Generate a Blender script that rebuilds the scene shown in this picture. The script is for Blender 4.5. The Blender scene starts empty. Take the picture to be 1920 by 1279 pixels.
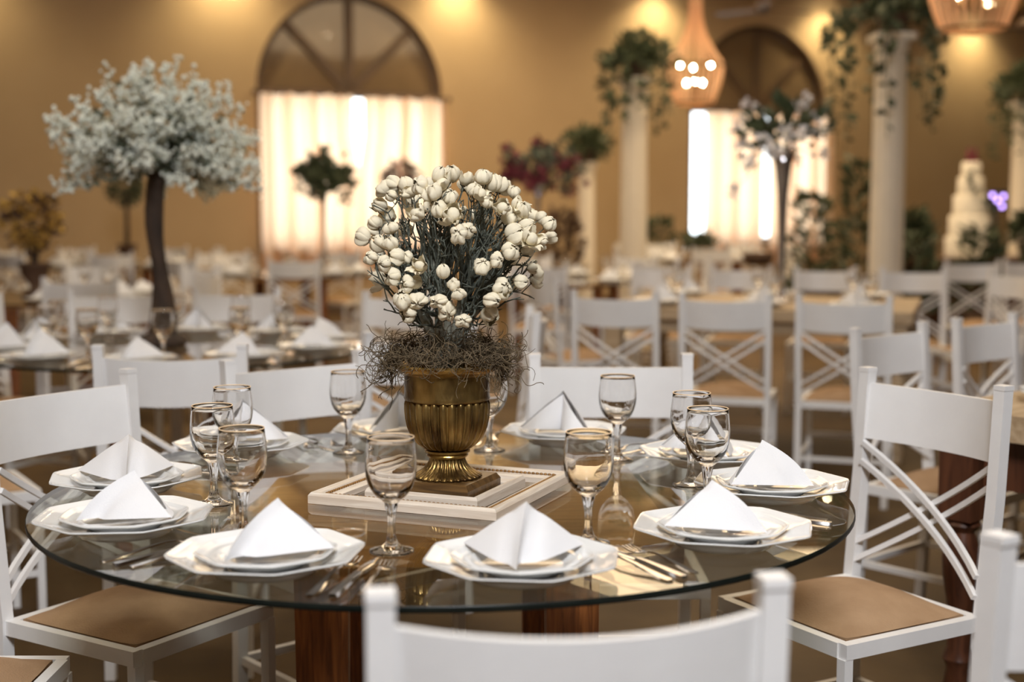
import bpy, math, random
from mathutils import Vector, Matrix
S = bpy.context.scene
COL = S.collection
PI = math.pi
R = math.radians

# ------------------------------------------------------------------ camera
cam_d = bpy.data.cameras.new('camera')
cam = bpy.data.objects.new('camera', cam_d)
COL.objects.link(cam)
cam.location = (0, 0, 1.275)
cam.rotation_euler = (R(90 - 5.42), 0, 0)
cam_d.sensor_width = 36
cam_d.lens = 47.6
cam_d.clip_end = 200
cam_d.dof.use_dof = True
cam_d.dof.focus_distance = 2.44
cam_d.dof.aperture_fstop = 2.25
S.camera = cam

# ------------------------------------------------------------------ world (bright overcast day outside)
W = bpy.data.worlds.new('daylight'); S.world = W
W.use_nodes = True
wb = W.node_tree.nodes['Background']
wb.inputs[0].default_value = (0.90, 0.96, 1.0, 1)
wb.inputs[1].default_value = 5.2

# ------------------------------------------------------------------ exposure
S.view_settings.view_transform = 'Standard'
S.view_settings.look = 'None'
S.view_settings.gamma = 1
S.view_settings.exposure = 0.0
S.view_settings.use_curve_mapping = False
S.cycles.max_bounces = 14
S.cycles.transmission_bounces = 12
S.cycles.transparent_max_bounces = 24
S.cycles.glossy_bounces = 6
S.cycles.diffuse_bounces = 4
S.cycles.sample_clamp_indirect = 6
S.cycles.use_denoising = True

# ------------------------------------------------------------------ large lights (flash bounced off the ceiling, warm hall lamps)
def area(name, loc, size, power, color, target=None, sy=None):
    d = bpy.data.lights.new(name, 'AREA')
    d.energy = power; d.color = color; d.size = size
    if sy: d.shape = 'RECTANGLE'; d.size_y = sy
    o = bpy.data.objects.new(name, d); COL.objects.link(o)
    o.location = loc
    if target:
        o.rotation_euler = (Vector(target) - Vector(loc)).to_track_quat('-Z', 'Y').to_euler()
    return o
area('flash_bounce', (0.3, -0.9, 4.3), 1.3, 340, (0.94, 0.96, 1.0), (-0.1, 3.2, 0.6))
area('hall_light_near', (-1.0, 6.5, 4.4), 6.0, 115, (1.0, 0.84, 0.66))
area('hall_light_far', (2.5, 13.0, 4.4), 7.0, 440, (1.0, 0.74, 0.45))

# ================================================================== helpers
class MB:
    def __init__(s): s.v = []; s.f = []
    def add(s, vs, fs):
        b = len(s.v); s.v += [tuple(p) for p in vs]; s.f += [tuple(i + b for i in f) for f in fs]; return s
    def box(s, c, d, rz=0.0):
        x, y, z = d[0] / 2, d[1] / 2, d[2] / 2
        ca, sa = math.cos(rz), math.sin(rz)
        vs = []
        for k in (-z, z):
            for i, j in ((-x, -y), (x, -y), (x, y), (-x, y)):
                vs.append((c[0] + i * ca - j * sa, c[1] + i * sa + j * ca, c[2] + k))
        return s.add(vs, [(3, 2, 1, 0), (4, 5, 6, 7), (0, 1, 5, 4), (1, 2, 6, 5), (2, 3, 7, 6), (3, 0, 4, 7)])
    def bar(s, pts, w, h=None, up=(0, 0, 1)):
        """square-section bar along a polyline"""
        h = h or w
        pts = [Vector(p) for p in pts]; up = Vector(up); n = len(pts); b = len(s.v)
        for i, p in enumerate(pts):
            t = (pts[min(i + 1, n - 1)] - pts[max(i - 1, 0)]).normalized()
            u = up if abs(t.dot(up)) < .95 else Vector((0, 1, 0))
            a = t.cross(u).normalized(); c = a.cross(t).normalized()
            for i1, j1 in ((-1, -1), (1, -1), (1, 1), (-1, 1)):
                s.v.append(tuple(p + a * (i1 * w / 2) + c * (j1 * h / 2)))
        for i in range(n - 1):
            for k in range(4):
                k2 = (k + 1) % 4
                s.f.append((b + i * 4 + k, b + i * 4 + k2, b + i * 4 + 4 + k2, b + i * 4 + 4 + k))
        s.f.append((b + 3, b + 2, b + 1, b)); e = b + (n - 1) * 4
        s.f.append((e, e + 1, e + 2, e + 3))
        return s
    def tube(s, pts, r, n=6, cap=True):
        pts = [Vector(p) for p in pts]; m = len(pts); b = len(s.v)
        rr = r if isinstance(r, (list, tuple)) else [r] * m
        prev = None
        for i, p in enumerate(pts):
            t = pts[min(i + 1, m - 1)] - pts[max(i - 1, 0)]
            if t.length < 1e-9: t = Vector((0, 0, 1))
            t.normalize()
            if prev is None:
                u = Vector((0, 0, 1)) if abs(t.z) < .9 else Vector((1, 0, 0))
                a = t.cross(u).normalized()
            else:
                a = (prev - t * prev.dot(t))
                a = a.normalized() if a.length > 1e-6 else t.orthogonal().normalized()
            prev = a; c = t.cross(a)
            for k in range(n):
                q = 2 * PI * k / n
                s.v.append(tuple(p + (a * math.cos(q) + c * math.sin(q)) * rr[i]))
        for i in range(m - 1):
            for k in range(n):
                k2 = (k + 1) % n
                s.f.append((b + i * n + k, b + i * n + k2, b + (i + 1) * n + k2, b + (i + 1) * n + k))
        if cap:
            s.f.append(tuple(b + k for k in reversed(range(n))))
            s.f.append(tuple(b + (m - 1) * n + k for k in range(n)))
        return s
    def lathe(s, prof, n=32, mod=None, c=(0, 0, 0), close=True):
        """prof: list of (r, z); r ~ 0 at an end makes a pole. mod(theta, r, z) -> r"""
        b = len(s.v); rows = []
        for r, z in prof:
            if r < 1e-6:
                rows.append([len(s.v)]); s.v.append((c[0], c[1], c[2] + z))
            else:
                row = []
                for k in range(n):
                    q = 2 * PI * k / n
                    r2 = mod(q, r, z) if mod else r
                    row.append(len(s.v)); s.v.append((c[0] + r2 * math.cos(q), c[1] + r2 * math.sin(q), c[2] + z))
                rows.append(row)
        for A, B in zip(rows, rows[1:]):
            for k in range(n):
                k2 = (k + 1) % n
                if len(A) == 1 and len(B) == 1: continue
                if len(A) == 1: s.f.append((A[0], B[k2], B[k]))
                elif len(B) == 1: s.f.append((A[k], A[k2], B[0]))
                else: s.f.append((A[k], A[k2], B[k2], B[k]))
        return s
    def ball(s, c, r, seg=6, ring=4, sq=(1, 1, 1)):
        b = len(s.v)
        s.v.append((c[0], c[1], c[2] - r * sq[2]))
        for i in range(1, ring):
            ph = -PI / 2 + PI * i / ring
            for k in range(seg):
                q = 2 * PI * k / seg
                s.v.append((c[0] + r * sq[0] * math.cos(ph) * math.cos(q), c[1] + r * sq[1] * math.cos(ph) * math.sin(q), c[2] + r * sq[2] * math.sin(ph)))
        s.v.append((c[0], c[1], c[2] + r * sq[2])); top = len(s.v) - 1
        for k in range(seg):
            k2 = (k + 1) % seg
            s.f.append((b, b + 1 + k2, b + 1 + k))
            for i in range(ring - 2):
                s.f.append((b + 1 + i * seg + k, b + 1 + i * seg + k2, b + 1 + (i + 1) * seg + k2, b + 1 + (i + 1) * seg + k))
            s.f.append((b + 1 + (ring - 2) * seg + k, b + 1 + (ring - 2) * seg + k2, top))
        return s
    def leaf(s, p, d, size, width=.55, roll=None):
        p = Vector(p); d = Vector(d).normalized()
        a = d.orthogonal().normalized()
        a = Matrix.Rotation(roll if roll is not None else random.uniform(0, 6.28), 3, d) @ a
        nrm = d.cross(a)
        q = p + d * size * .5
        return s.add([p, q + a * size * width * .5 + nrm * size * .12, p + d * size, q - a * size * width * .5 + nrm * size * .12, q],
                     [(0, 1, 4), (1, 2, 4), (2, 3, 4), (3, 0, 4)])
    def grid(s, fn, nu, nv):
        b = len(s.v)
        for i in range(nu + 1):
            for j in range(nv + 1):
                s.v.append(tuple(fn(i / nu, j / nv)))
        for i in range(nu):
            for j in range(nv):
                k = b + i * (nv + 1) + j
                s.f.append((k, k + nv + 1, k + nv + 2, k + 1))
        return s
    def mesh(s, name, mat, smooth=False, angle=None):
        m = bpy.data.meshes.new(name)
        m.from_pydata(s.v, [], s.f)
        m.materials.append(mat)
        if smooth:
            m.polygons.foreach_set('use_smooth', [True] * len(m.polygons))
            if angle is not None:
                m.set_sharp_from_angle(angle=R(angle))
        m.update()
        return m

def obj(name, mesh, parent=None, loc=(0, 0, 0), rz=0.0, rot=None, scale=None):
    o = bpy.data.objects.new(name, mesh); COL.objects.link(o)
    o.location = loc; o.rotation_euler = rot if rot else (0, 0, rz)
    if scale: o.scale = (scale,) * 3 if not isinstance(scale, tuple) else scale
    if parent: o.parent = parent
    return o
def tag(o, label, cat, group=None):
    o['label'] = label; o['category'] = cat
    if group: o['group'] = group
    return o
def struct(o): o['kind'] = 'structure'; return o
def stuff(o): o['kind'] = 'stuff'; return o
def thing(name, label, cat, group=None, loc=(0, 0, 0), rz=0.0, scale=None):
    return tag(obj(name, None, None, loc, rz, None, scale), label, cat, group)
def inst(tpl, name, label, cat, group, loc, rz=0.0, scale=None):
    """tpl: list of (part_name, mesh, loc, rot, [sub-parts])"""
    t = thing(name, label, cat, group, loc, rz, scale)
    for p in tpl:
        o = obj(p[0], p[1], t, p[2] if len(p) > 2 else (0, 0, 0), 0, p[3] if len(p) > 3 and p[3] else None)
        for q in (p[4] if len(p) > 4 else ()):
            obj(q[0], q[1], o)
    return t

# ------------------------------------------------------------------ materials
def mat(name, col, rough=.5, metal=0.0, col2=None, nscale=6.0, bump=0.0, bscale=None, spec=None, trans=0.0, ior=1.5, emit=None, coat=0.0, stretch=None, detail=4):
    m = bpy.data.materials.new(name); m.use_nodes = True
    nt = m.node_tree; N = nt.nodes; L = nt.links
    b = N['Principled BSDF']
    b.inputs['Base Color'].default_value = (*col, 1)
    b.inputs['Roughness'].default_value = rough
    b.inputs['Metallic'].default_value = metal
    b.inputs['Transmission Weight'].default_value = trans
    b.inputs['IOR'].default_value = ior
    b.inputs['Coat Weight'].default_value = coat
    if spec is not None: b.inputs['Specular IOR Level'].default_value = spec
    if emit:
        b.inputs['Emission Color'].default_value = (*emit[0], 1); b.inputs['Emission Strength'].default_value = emit[1]
    tc = N.new('ShaderNodeTexCoord'); mp = N.new('ShaderNodeMapping')
    L.new(tc.outputs['Object'], mp.inputs['Vector'])
    if stretch: mp.inputs['Scale'].default_value = stretch
    if col2 is not None:
        n = N.new('ShaderNodeTexNoise'); n.inputs['Scale'].default_value = nscale; n.inputs['Detail'].default_value = detail
        L.new(mp.outputs[0], n.inputs['Vector'])
        r = N.new('ShaderNodeValToRGB')
        r.color_ramp.elements[0].position = .32; r.color_ramp.elements[1].position = .68
        r.color_ramp.elements[0].color = (*col, 1); r.color_ramp.elements[1].color = (*col2, 1)
        L.new(n.outputs['Fac'], r.inputs[0]); L.new(r.outputs[0], b.inputs['Base Color'])
    if bump:
        n2 = N.new('ShaderNodeTexNoise'); n2.inputs['Scale'].default_value = bscale or nscale * 4
        L.new(mp.outputs[0], n2.inputs['Vector'])
        bp = N.new('ShaderNodeBump'); bp.inputs['Strength'].default_value = bump; bp.inputs['Distance'].default_value = .01
        L.new(n2.outputs['Fac'], bp.inputs['Height']); L.new(bp.outputs[0], b.inputs['Normal'])
    return m
def thin_glass(name, tint, rmin=.04, rough=0.0):
    """thin flat pane: Schlick reflection over a tinted clear body"""
    m = bpy.data.materials.new(name); m.use_nodes = True
    nt = m.node_tree; N = nt.nodes; L = nt.links
    N.remove(N['Principled BSDF'])
    lw = N.new('ShaderNodeLayerWeight'); lw.inputs['Blend'].default_value = .5
    pw = N.new('ShaderNodeMath'); pw.operation = 'POWER'; pw.inputs[1].default_value = 5
    L.new(lw.outputs['Facing'], pw.inputs[0])
    ma = N.new('ShaderNodeMath'); ma.operation = 'MULTIPLY_ADD'; ma.inputs[1].default_value = 1 - rmin; ma.inputs[2].default_value = rmin
    L.new(pw.outputs[0], ma.inputs[0])
    tr = N.new('ShaderNodeBsdfTransparent'); tr.inputs[0].default_value = (*tint, 1)
    gl = N.new('ShaderNodeBsdfGlossy'); gl.inputs['Roughness'].default_value = rough; gl.inputs['Color'].default_value = (1, 1, 1, 1)
    mx = N.new('ShaderNodeMixShader')
    L.new(ma.outputs[0], mx.inputs[0]); L.new(tr.outputs[0], mx.inputs[1]); L.new(gl.outputs[0], mx.inputs[2])
    L.new(mx.outputs[0], N['Material Output'].inputs['Surface'])
    return m
def wood(name, c1, c2, rough=.35, axis='X', scale=18.0, coat=0.0):
    m = bpy.data.materials.new(name); m.use_nodes = True
    nt = m.node_tree; N = nt.nodes; L = nt.links; b = N['Principled BSDF']
    b.inputs['Roughness'].default_value = rough; b.inputs['Coat Weight'].default_value = coat
    tc = N.new('ShaderNodeTexCoord'); mp = N.new('ShaderNodeMapping')
    mp.inputs['Scale'].default_value = {'X': (.08, 1, 1), 'Y': (1, .08, 1), 'Z': (1, 1, .08)}[axis]
    L.new(tc.outputs['Object'], mp.inputs[0])
    n = N.new('ShaderNodeTexNoise'); n.inputs['Scale'].default_value = scale * 3; n.inputs['Detail'].default_value = 5; n.inputs['Distortion'].default_value = .6
    L.new(mp.outputs[0], n.inputs['Vector'])
    r = N.new('ShaderNodeValToRGB'); r.color_ramp.elements[0].position = .35; r.color_ramp.elements[1].position = .65
    r.color_ramp.elements[0].color = (*c1, 1); r.color_ramp.elements[1].color = (*c2, 1)
    L.new(n.outputs['Fac'], r.inputs[0]); L.new(r.outputs[0], b.inputs['Base Color'])
    bp = N.new('ShaderNodeBump'); bp.inputs['Strength'].default_value = .15; bp.inputs['Distance'].default_value = .002
    L.new(n.outputs['Fac'], bp.inputs['Height']); L.new(bp.outputs[0], b.inputs['Normal'])
    return m
def cloth_translucent(name, col, mix=.65):
    m = bpy.data.materials.new(name); m.use_nodes = True
    nt = m.node_tree; N = nt.nodes; L = nt.links; N.remove(N['Principled BSDF'])
    tc = N.new('ShaderNodeTexCoord'); n = N.new('ShaderNodeTexNoise'); n.inputs['Scale'].default_value = 30
    L.new(tc.outputs['Object'], n.inputs['Vector'])
    r = N.new('ShaderNodeValToRGB'); r.color_ramp.elements[0].color = (col[0] * .94, col[1] * .9, col[2] * .86, 1); r.color_ramp.elements[1].color = (*col, 1)
    L.new(n.outputs['Fac'], r.inputs[0])
    d = N.new('ShaderNodeBsdfDiffuse'); t = N.new('ShaderNodeBsdfTranslucent'); mx = N.new('ShaderNodeMixShader'); mx.inputs[0].default_value = mix
    L.new(r.outputs[0], d.inputs[0]); L.new(r.outputs[0], t.inputs[0]); L.new(d.outputs[0], mx.inputs[1]); L.new(t.outputs[0], mx.inputs[2])
    L.new(mx.outputs[0], N['Material Output'].inputs['Surface'])
    return m
def emitter(name, col, st):
    m = bpy.data.materials.new(name); m.use_nodes = True
    N = m.node_tree.nodes; N.remove(N['Principled BSDF'])
    e = N.new('ShaderNodeEmission'); e.inputs[0].default_value = (*col, 1); e.inputs[1].default_value = st
    m.node_tree.links.new(e.outputs[0], N['Material Output'].inputs['Surface'])
    return m

M = {}
M['wall'] = mat('wall_paint', (.50, .36, .21), .85, col2=(.47, .335, .19), nscale=1.5, bump=.1, bscale=40)
M['ceiling'] = mat('ceiling_paint', (.58, .44, .27), .9, col2=(.55, .41, .25), nscale=1)
M['floor'] = mat('floor_stone', (.062, .036, .014), .65, col2=(.115, .070, .028), nscale=2.2, spec=.2, bump=.12, bscale=14, detail=8)
M['white'] = mat('chair_white', (.82, .81, .80), .42, col2=(.77, .755, .745), nscale=9, bump=.03, bscale=90)
M['suede'] = mat('suede', (.43, .275, .155), .92, col2=(.33, .20, .105), nscale=11, bump=.25, bscale=260)
M['porcelain'] = mat('porcelain', (.80, .80, .79), .12, col2=(.78, .78, .77), nscale=3, coat=.5)
M['linen'] = mat('linen', (.78, .775, .785), .85, col2=(.75, .745, .76), nscale=8, bump=.12, bscale=500)
M['glass'] = mat('clear_glass', (1, 1, 1), 0.0, trans=1.0, ior=1.5)
M['gilt'] = mat('gilt_rim', (.92, .70, .46), .4, 0.0, col2=(.80, .56, .33), nscale=60)
M['steel'] = mat('cutlery_steel', (.72, .70, .68), .14, 1.0, col2=(.62, .60, .58), nscale=40)
M['table_glass'] = thin_glass('table_glass', (.88, .89, .84))
M['glass_edge'] = mat('glass_edge', (.006, .008, .007), .3, col2=(.010, .013, .011), nscale=20, spec=.15)
M['pane'] = thin_glass('window_glass', (.95, .97, .97))
M['pine'] = wood('pine_wood', (.15, .045, .014), (.36, .125, .035), .34, 'Z', 34)
M['pine_x'] = wood('pine_wood_top', (.24, .095, .024), (.40, .18, .05), .4, 'X', 34)
M['urn'] = mat('antique_gold', (.40, .26, .085), .31, .85, col2=(.075, .040, .013), nscale=26, bump=.2, bscale=70, stretch=(1, 1, .5), detail=6)
M['urn_rim'] = mat('bright_gold', (.58, .38, .11), .31, .85, col2=(.22, .125, .035), nscale=26, bump=.2, bscale=70)
M['plinth'] = wood('gilded_wood', (.055, .028, .010), (.15, .080, .026), .3, 'X', 30)
M['frame'] = wood('whitewashed_wood', (.60, .50, .40), (.74, .66, .56), .55, 'X', 40)
M['bead'] = mat('frame_beading', (.36, .19, .06), .45, .5, col2=(.22, .11, .03), nscale=80)
M['moss'] = mat('dry_moss', (.20, .145, .08), .9, col2=(.09, .062, .034), nscale=30)
M['twig'] = mat('dyed_twig', (.125, .135, .105), .8, col2=(.07, .077, .06), nscale=30, bump=.3, bscale=200)
M['trunk_dry'] = mat('dry_trunk', (.30, .28, .215), .9, col2=(.17, .17, .135), nscale=40, bump=.4, bscale=150)
M['pod'] = mat('cream_petal', (.93, .86, .68), .8, col2=(.82, .71, .49), nscale=70, bump=.35, bscale=260, stretch=(1, 1, .35))
M['podcore'] = mat('flower_core', (.17, .11, .06), .9, col2=(.1, .06, .03), nscale=90)
M['bark'] = mat('dark_bark', (.070, .042, .026), .85, col2=(.030, .019, .013), nscale=24, bump=.6, bscale=60, stretch=(1, 1, .3))
M['floret'] = mat('white_floret', (.80, .82, .74), .9, col2=(.66, .70, .62), nscale=50)
M['leaf'] = mat('dark_leaf', (.045, .062, .028), .6, col2=(.075, .092, .042), nscale=10)
M['sage'] = mat('sage_leaf', (.085, .10, .07), .8, col2=(.13, .15, .105), nscale=10)
M['yellow'] = mat('yellow_floret', (.55, .33, .06), .8, col2=(.35, .2, .04), nscale=20)
M['burgundy'] = mat('burgundy_petal', (.20, .022, .045), .7, col2=(.12, .012, .03), nscale=20)
M['orchid'] = mat('white_orchid', (.85, .83, .82), .7, col2=(.78, .74, .75), nscale=20)
M['plaster'] = mat('column_plaster', (.80, .72, .60), .8, col2=(.76, .68, .56), nscale=5, bump=.1)
M['frame_brown'] = mat('window_frame_brown', (.115, .068, .038), .5, col2=(.09, .055, .03), nscale=8)
M['fanlight'] = mat('tinted_fanlight_glass', (.21, .145, .085), .10, col2=(.18, .125, .072), nscale=2, coat=.6)
M['curtain'] = cloth_translucent('sheer_curtain', (.97, .72, .50))
M['rustic'] = wood('rustic_board', (.36, .25, .14), (.52, .39, .25), .6, 'X', 16)
M['darkwood'] = wood('dark_turned_wood', (.060, .022, .012), (.115, .042, .02), .3, 'Z', 22)
M['crystal'] = cloth_translucent('crystal_bead', (.95, .74, .54), .6)
M['brass'] = mat('aged_brass', (.25, .15, .06), .4, .9, col2=(.16, .09, .03), nscale=20)
M['bulb'] = emitter('bulb_glow', (1.0, .84, .58), 130)
M['lamp'] = emitter('downlight_glow', (1.0, .86, .56), 160)
M['violet'] = emitter('violet_led', (.55, .35, 1.0), 6)
M['black'] = mat('black_housing', (.02, .02, .022), .5, col2=(.03, .03, .03), nscale=10)
M['fan'] = mat('fan_brown', (.10, .055, .03), .5, col2=(.07, .04, .022), nscale=6)
M['pot'] = mat('terracotta_dark', (.11, .06, .035), .8, col2=(.07, .04, .025), nscale=12)
M['icing'] = mat('cake_icing', (.82, .76, .66), .6, col2=(.76, .70, .60), nscale=10)
M['hang'] = mat('mirror_vase', (.6, .58, .58), .12, .9, col2=(.4, .38, .4), nscale=60)

# ================================================================== the room
WP = Vector((-2.04, 17.0, 0)); WA = R(27)
wx = Vector((math.cos(WA), math.sin(WA), 0)); wy = Vector((-math.sin(WA), math.cos(WA), 0))
H = 4.5
def onwall(s, off=0.0, z=0.0):            # s metres along the window wall, off metres in front of it
    return WP + wx * s - wy * off + Vector((0, 0, z))
SILL, SPR, RAD = .85, 2.744, 1.22
WINS = [.06, 6.33]
S0, S1 = -10.0, 16.0
mb = MB()
def wq(a, b):      # wall rectangle (s,z)-(s,z)
    mb.add([(a[0], 0, a[1]), (b[0], 0, a[1]), (b[0], 0, b[1]), (a[0], 0, b[1])], [(0, 1, 2, 3)])
prev = S0
NA = 28
for c in WINS:
    wq((prev, 0), (c - RAD, H)); wq((c - RAD, 0), (c + RAD, SILL))
    arc = [(c + RAD * math.cos(PI - PI * i / NA), SPR + RAD * math.sin(PI * i / NA)) for i in range(NA + 1)]
    for p, q in zip(arc, arc[1:]):
        mb.add([(p[0], 0, p[1]), (q[0], 0, q[1]), (q[0], 0, H), (p[0], 0, H)], [(0, 1, 2, 3)])
    path = [(c - RAD, SILL)] + arc + [(c + RAD, SILL), (c - RAD, SILL)]
    for p, q in zip(path, path[1:]):
        mb.add([(p[0], 0, p[1]), (q[0], 0, q[1]), (q[0], .28, q[1]), (p[0], .28, p[1])], [(3, 2, 1, 0)])
    prev = c + RAD
wq((prev, 0), (S1, H))
struct(obj('wall_back', mb.mesh('wall_back', M['wall']), None, WP, WA))
DEP = 26.0
cA, cB = onwall(S0), onwall(S1); cC, cD = onwall(S1, DEP), onwall(S0, DEP)
def wallq(name, p, q):
    d = (q - p); L_ = d.length; a = math.atan2(d.y, d.x)
    struct(obj(name, MB().box((L_ / 2, .1, H / 2), (L_, .2, H)).mesh(name, M['wall']), None, p, a))
wallq('wall_right', cB, cC); wallq('wall_front', cC, cD); wallq('wall_left', cD, cA)
def slab(name, z, th, m):
    b = MB(); cs = [onwall(S0 - .3, -.3), onwall(S1 + .3, -.3), onwall(S1 + .3, DEP + .3), onwall(S0 - .3, DEP + .3)]
    b.add([(p.x, p.y, z) for p in cs] + [(p.x, p.y, z + th) for p in cs],
          [(0, 1, 2, 3), (7, 6, 5, 4), (0, 4, 5, 1), (1, 5, 6, 2), (2, 6, 7, 3), (3, 7, 4, 0)])
    struct(obj(name, b.mesh(name, m)))
slab('floor', -.1, .1, M['floor']); slab('ceiling', H, .1, M['ceiling'])
b = MB().box(((S0 + S1) / 2, -.012, .06), (S1 - S0, .02, .12))
struct(obj('baseboard_back', b.mesh('baseboard_back', M['frame_brown']), None, WP, WA))

# windows: brown frame, tinted fanlight with three radiating bars, clear lights below, sheer curtains
def arc_ring(r0, r1, y0, y1, n=28):
    m = MB()
    for i in range(n):
        a, c = PI * i / n, PI * (i + 1) / n
        vs = []
        for y in (y0, y1):
            for r_, t in ((r0, a), (r1, a), (r1, c), (r0, c)):
                vs.append((r_ * math.cos(t), y, r_ * math.sin(t)))
        m.add(vs, [(0, 1, 2, 3), (7, 6, 5, 4), (0, 4, 5, 1), (1, 5, 6, 2), (2, 6, 7, 3), (3, 7, 4, 0)])
    return m
def curtain_mesh(x0, x1, gap_fn, side, seed):
    rnd = random.Random(seed); ph = [rnd.uniform(0, 6.28) for _ in range(4)]
    nx, nz = 150, 14
    def fn(u, v):
        z = 2.70 - v * (2.70 - .55)
        g = gap_fn(z)
        a, c = (x0, x1 - g) if side < 0 else (x0 + g, x1)
        x = a + (c - a) * u
        t = u * (x1 - x0)
        x += .085 * math.sin(t * 17 + ph[3]) * (1 - abs(2 * u - 1)) 
        y = .040 * math.sin(t * 38 + ph[0]) + .026 * math.sin(t * 17 + ph[1] + .5 * v) + .012 * math.sin(t * 71 + ph[2])
        return (x, -.13 + y, z + .012 * math.sin(t * 42 + ph[0]) * (1 - v))
    return MB().grid(fn, nx, nz)
for k, c in enumerate(WINS):
    w = struct(obj('window_%d' % (k + 1), None, None, onwall(c), WA))
    f = arc_ring(RAD - .07, RAD - .002, .05, .13)
    f.v = [(x, y, z + SPR) for x, y, z in f.v]
    for sx in (-1, 1): f.box((sx * (RAD - .037), .09, (SILL + SPR) / 2), (.07, .08, SPR - SILL - .004))
    f.box((0, .09, SILL + .037), (2 * RAD - .15, .08, .07))
    obj('window_frame', f.mesh('window_frame', M['frame_brown']), w)
    obj('transom', MB().box((0, .085, SPR), (2 * RAD - .145, .10, .10)).mesh('transom', M['frame_brown']), w)
    for a in (45, 90, 135):
        t = R(a)
        obj('glazing_bar', MB().bar([(.05 * math.cos(t), .09, SPR + .052 + .02 * math.sin(t)), ((RAD - .075) * math.cos(t), .09, SPR + (RAD - .075) * math.sin(t))], .105, .05, (0, 1, 0)).mesh('glazing_bar', M['frame_brown']), w)
    for q in range(4):
        pm = MB(); vs = [(0, .105, SPR + .05)] + [((RAD - .07) * math.cos(R(45 * q + 45 * i / 8)), .105, SPR + max(.05, (RAD - .07) * math.sin(R(45 * q + 45 * i / 8)))) for i in range(9)]
        pm.add(vs, [tuple(range(10))])
        obj('fanlight_pane', pm.mesh('fanlight_pane', M['fanlight']), w)
    for x in (-.58, 0, .58):
        obj('mullion', MB().box((x, .09, (SILL + SPR) / 2), (.045, .05, SPR - SILL - .16)).mesh('mullion', M['frame_brown']), w)
    for x0, x1 in ((-1.14, -.61), (-.55, -.03), (.03, .55), (.61, 1.14)):
        obj('pane', MB().box(((x0 + x1) / 2, .09, (SILL + SPR) / 2), (x1 - x0, .006, SPR - SILL - .16)).mesh('pane', M['pane']), w)
    obj('window_sill', MB().box((0, .08, SILL - .018), (2 * RAD - .01, .30, .034)).mesh('window_sill', M['frame_brown']), w)
    rod = thing('curtain_rod', ['brown curtain rod across the arched window behind the blossom tree', 'brown curtain rod across the arched window behind the chandelier'][k], 'curtain rod', None, onwall(c), WA)
    obj('rod', MB().tube([(-RAD - .03, -.11, 2.715), (0, -.11, 2.715), (RAD + .03, -.11, 2.715)], .022, 8).mesh('rod', M['frame_brown']), rod)
    for sx in (-1, 1):
        obj('finial', MB().ball((sx * (RAD + .05), -.11, 2.715), .035, 8, 6).mesh('finial', M['frame_brown']), rod)
        obj('bracket', MB().box((sx * (RAD + .01), -.06, 2.715), (.02, .12, .03)).mesh('bracket', M['frame_brown']), rod)
    gaps = [lambda z: .085 * max(0, min(1, (z - 1.75) / .5)), lambda z: .05][k]
    off = [-RAD + .015, -RAD + .22][k]
    wn = ['arched window behind the blossom tree', 'arched window behind the chandelier'][k]
    tag(obj('curtain', curtain_mesh(off, .03, gaps, -1, 3 + k).mesh('curtain', M['curtain'], True), None, onwall(c), WA), 'sheer peach curtain, half nearer the blossom tree, on the ' + wn, 'curtain', 'sheer curtains')
    tag(obj('curtain', curtain_mesh(.03, RAD - .01, gaps, 1, 9 + k).mesh('curtain', M['curtain'], True), None, onwall(c), WA), 'sheer peach curtain, half nearer the columns, on the ' + wn, 'curtain', 'sheer curtains')

# wall-washing downlights recessed in the ceiling
ring_m = MB().lathe([(.055, 0), (.085, 0), (.085, -.012), (.055, -.012), (.055, 0)], 20).mesh('trim_ring', M['brass'], True, 40)
lens_m = MB().lathe([(0, -.004), (.054, -.004), (.054, -.001), (0, -.001)], 20).mesh('lamp_lens', M['lamp'])
def downlight(p, power, lab, grp):
    t = inst([('trim_ring', ring_m), ('lamp_lens', lens_m)], 'downlight', lab, 'ceiling light', grp, p)
    d = bpy.data.lights.new('downlight_spot', 'SPOT'); d.energy = power; d.color = (1.0, .80, .45)
    d.spot_size = R(125); d.spot_blend = .9; d.shadow_soft_size = .05
    o = bpy.data.objects.new('downlight_spot', d); COL.objects.link(o); o.parent = t; o.location = (0, 0, -.03)
for s in (-4.6, -1.53, 1.46, 4.5, 7.45, 10.4, 13.4):
    downlight(onwall(s, .38, H), 125, 'small round warm downlight washing the window wall', 'downlights along the window wall')
for i, (x, y) in enumerate(((-3.2, 8.2), (.2, 9.6), (3.6, 11.4), (-1.2, 13.2), (2.2, 14.6), (5.8, 16.2))):
    downlight(Vector((x, y, H)), 60, 'small round warm downlight over the rear tables', 'downlights over the rear tables')
for x, y in ((-2.2, 3.4), (1.9, 3.1), (.3, 5.2), (-1.4, 1.2), (1.6, .6), (3.2, 6.4)):  # out-of-view downlights, added to put sparkle on the glasses and cutlery
    downlight(Vector((x, y, H)), 9, 'added out-of-view downlight giving sparkle to the near tables', 'added sparkle downlights above the near tables')

# ================================================================== templates
random.seed(7)
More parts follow.
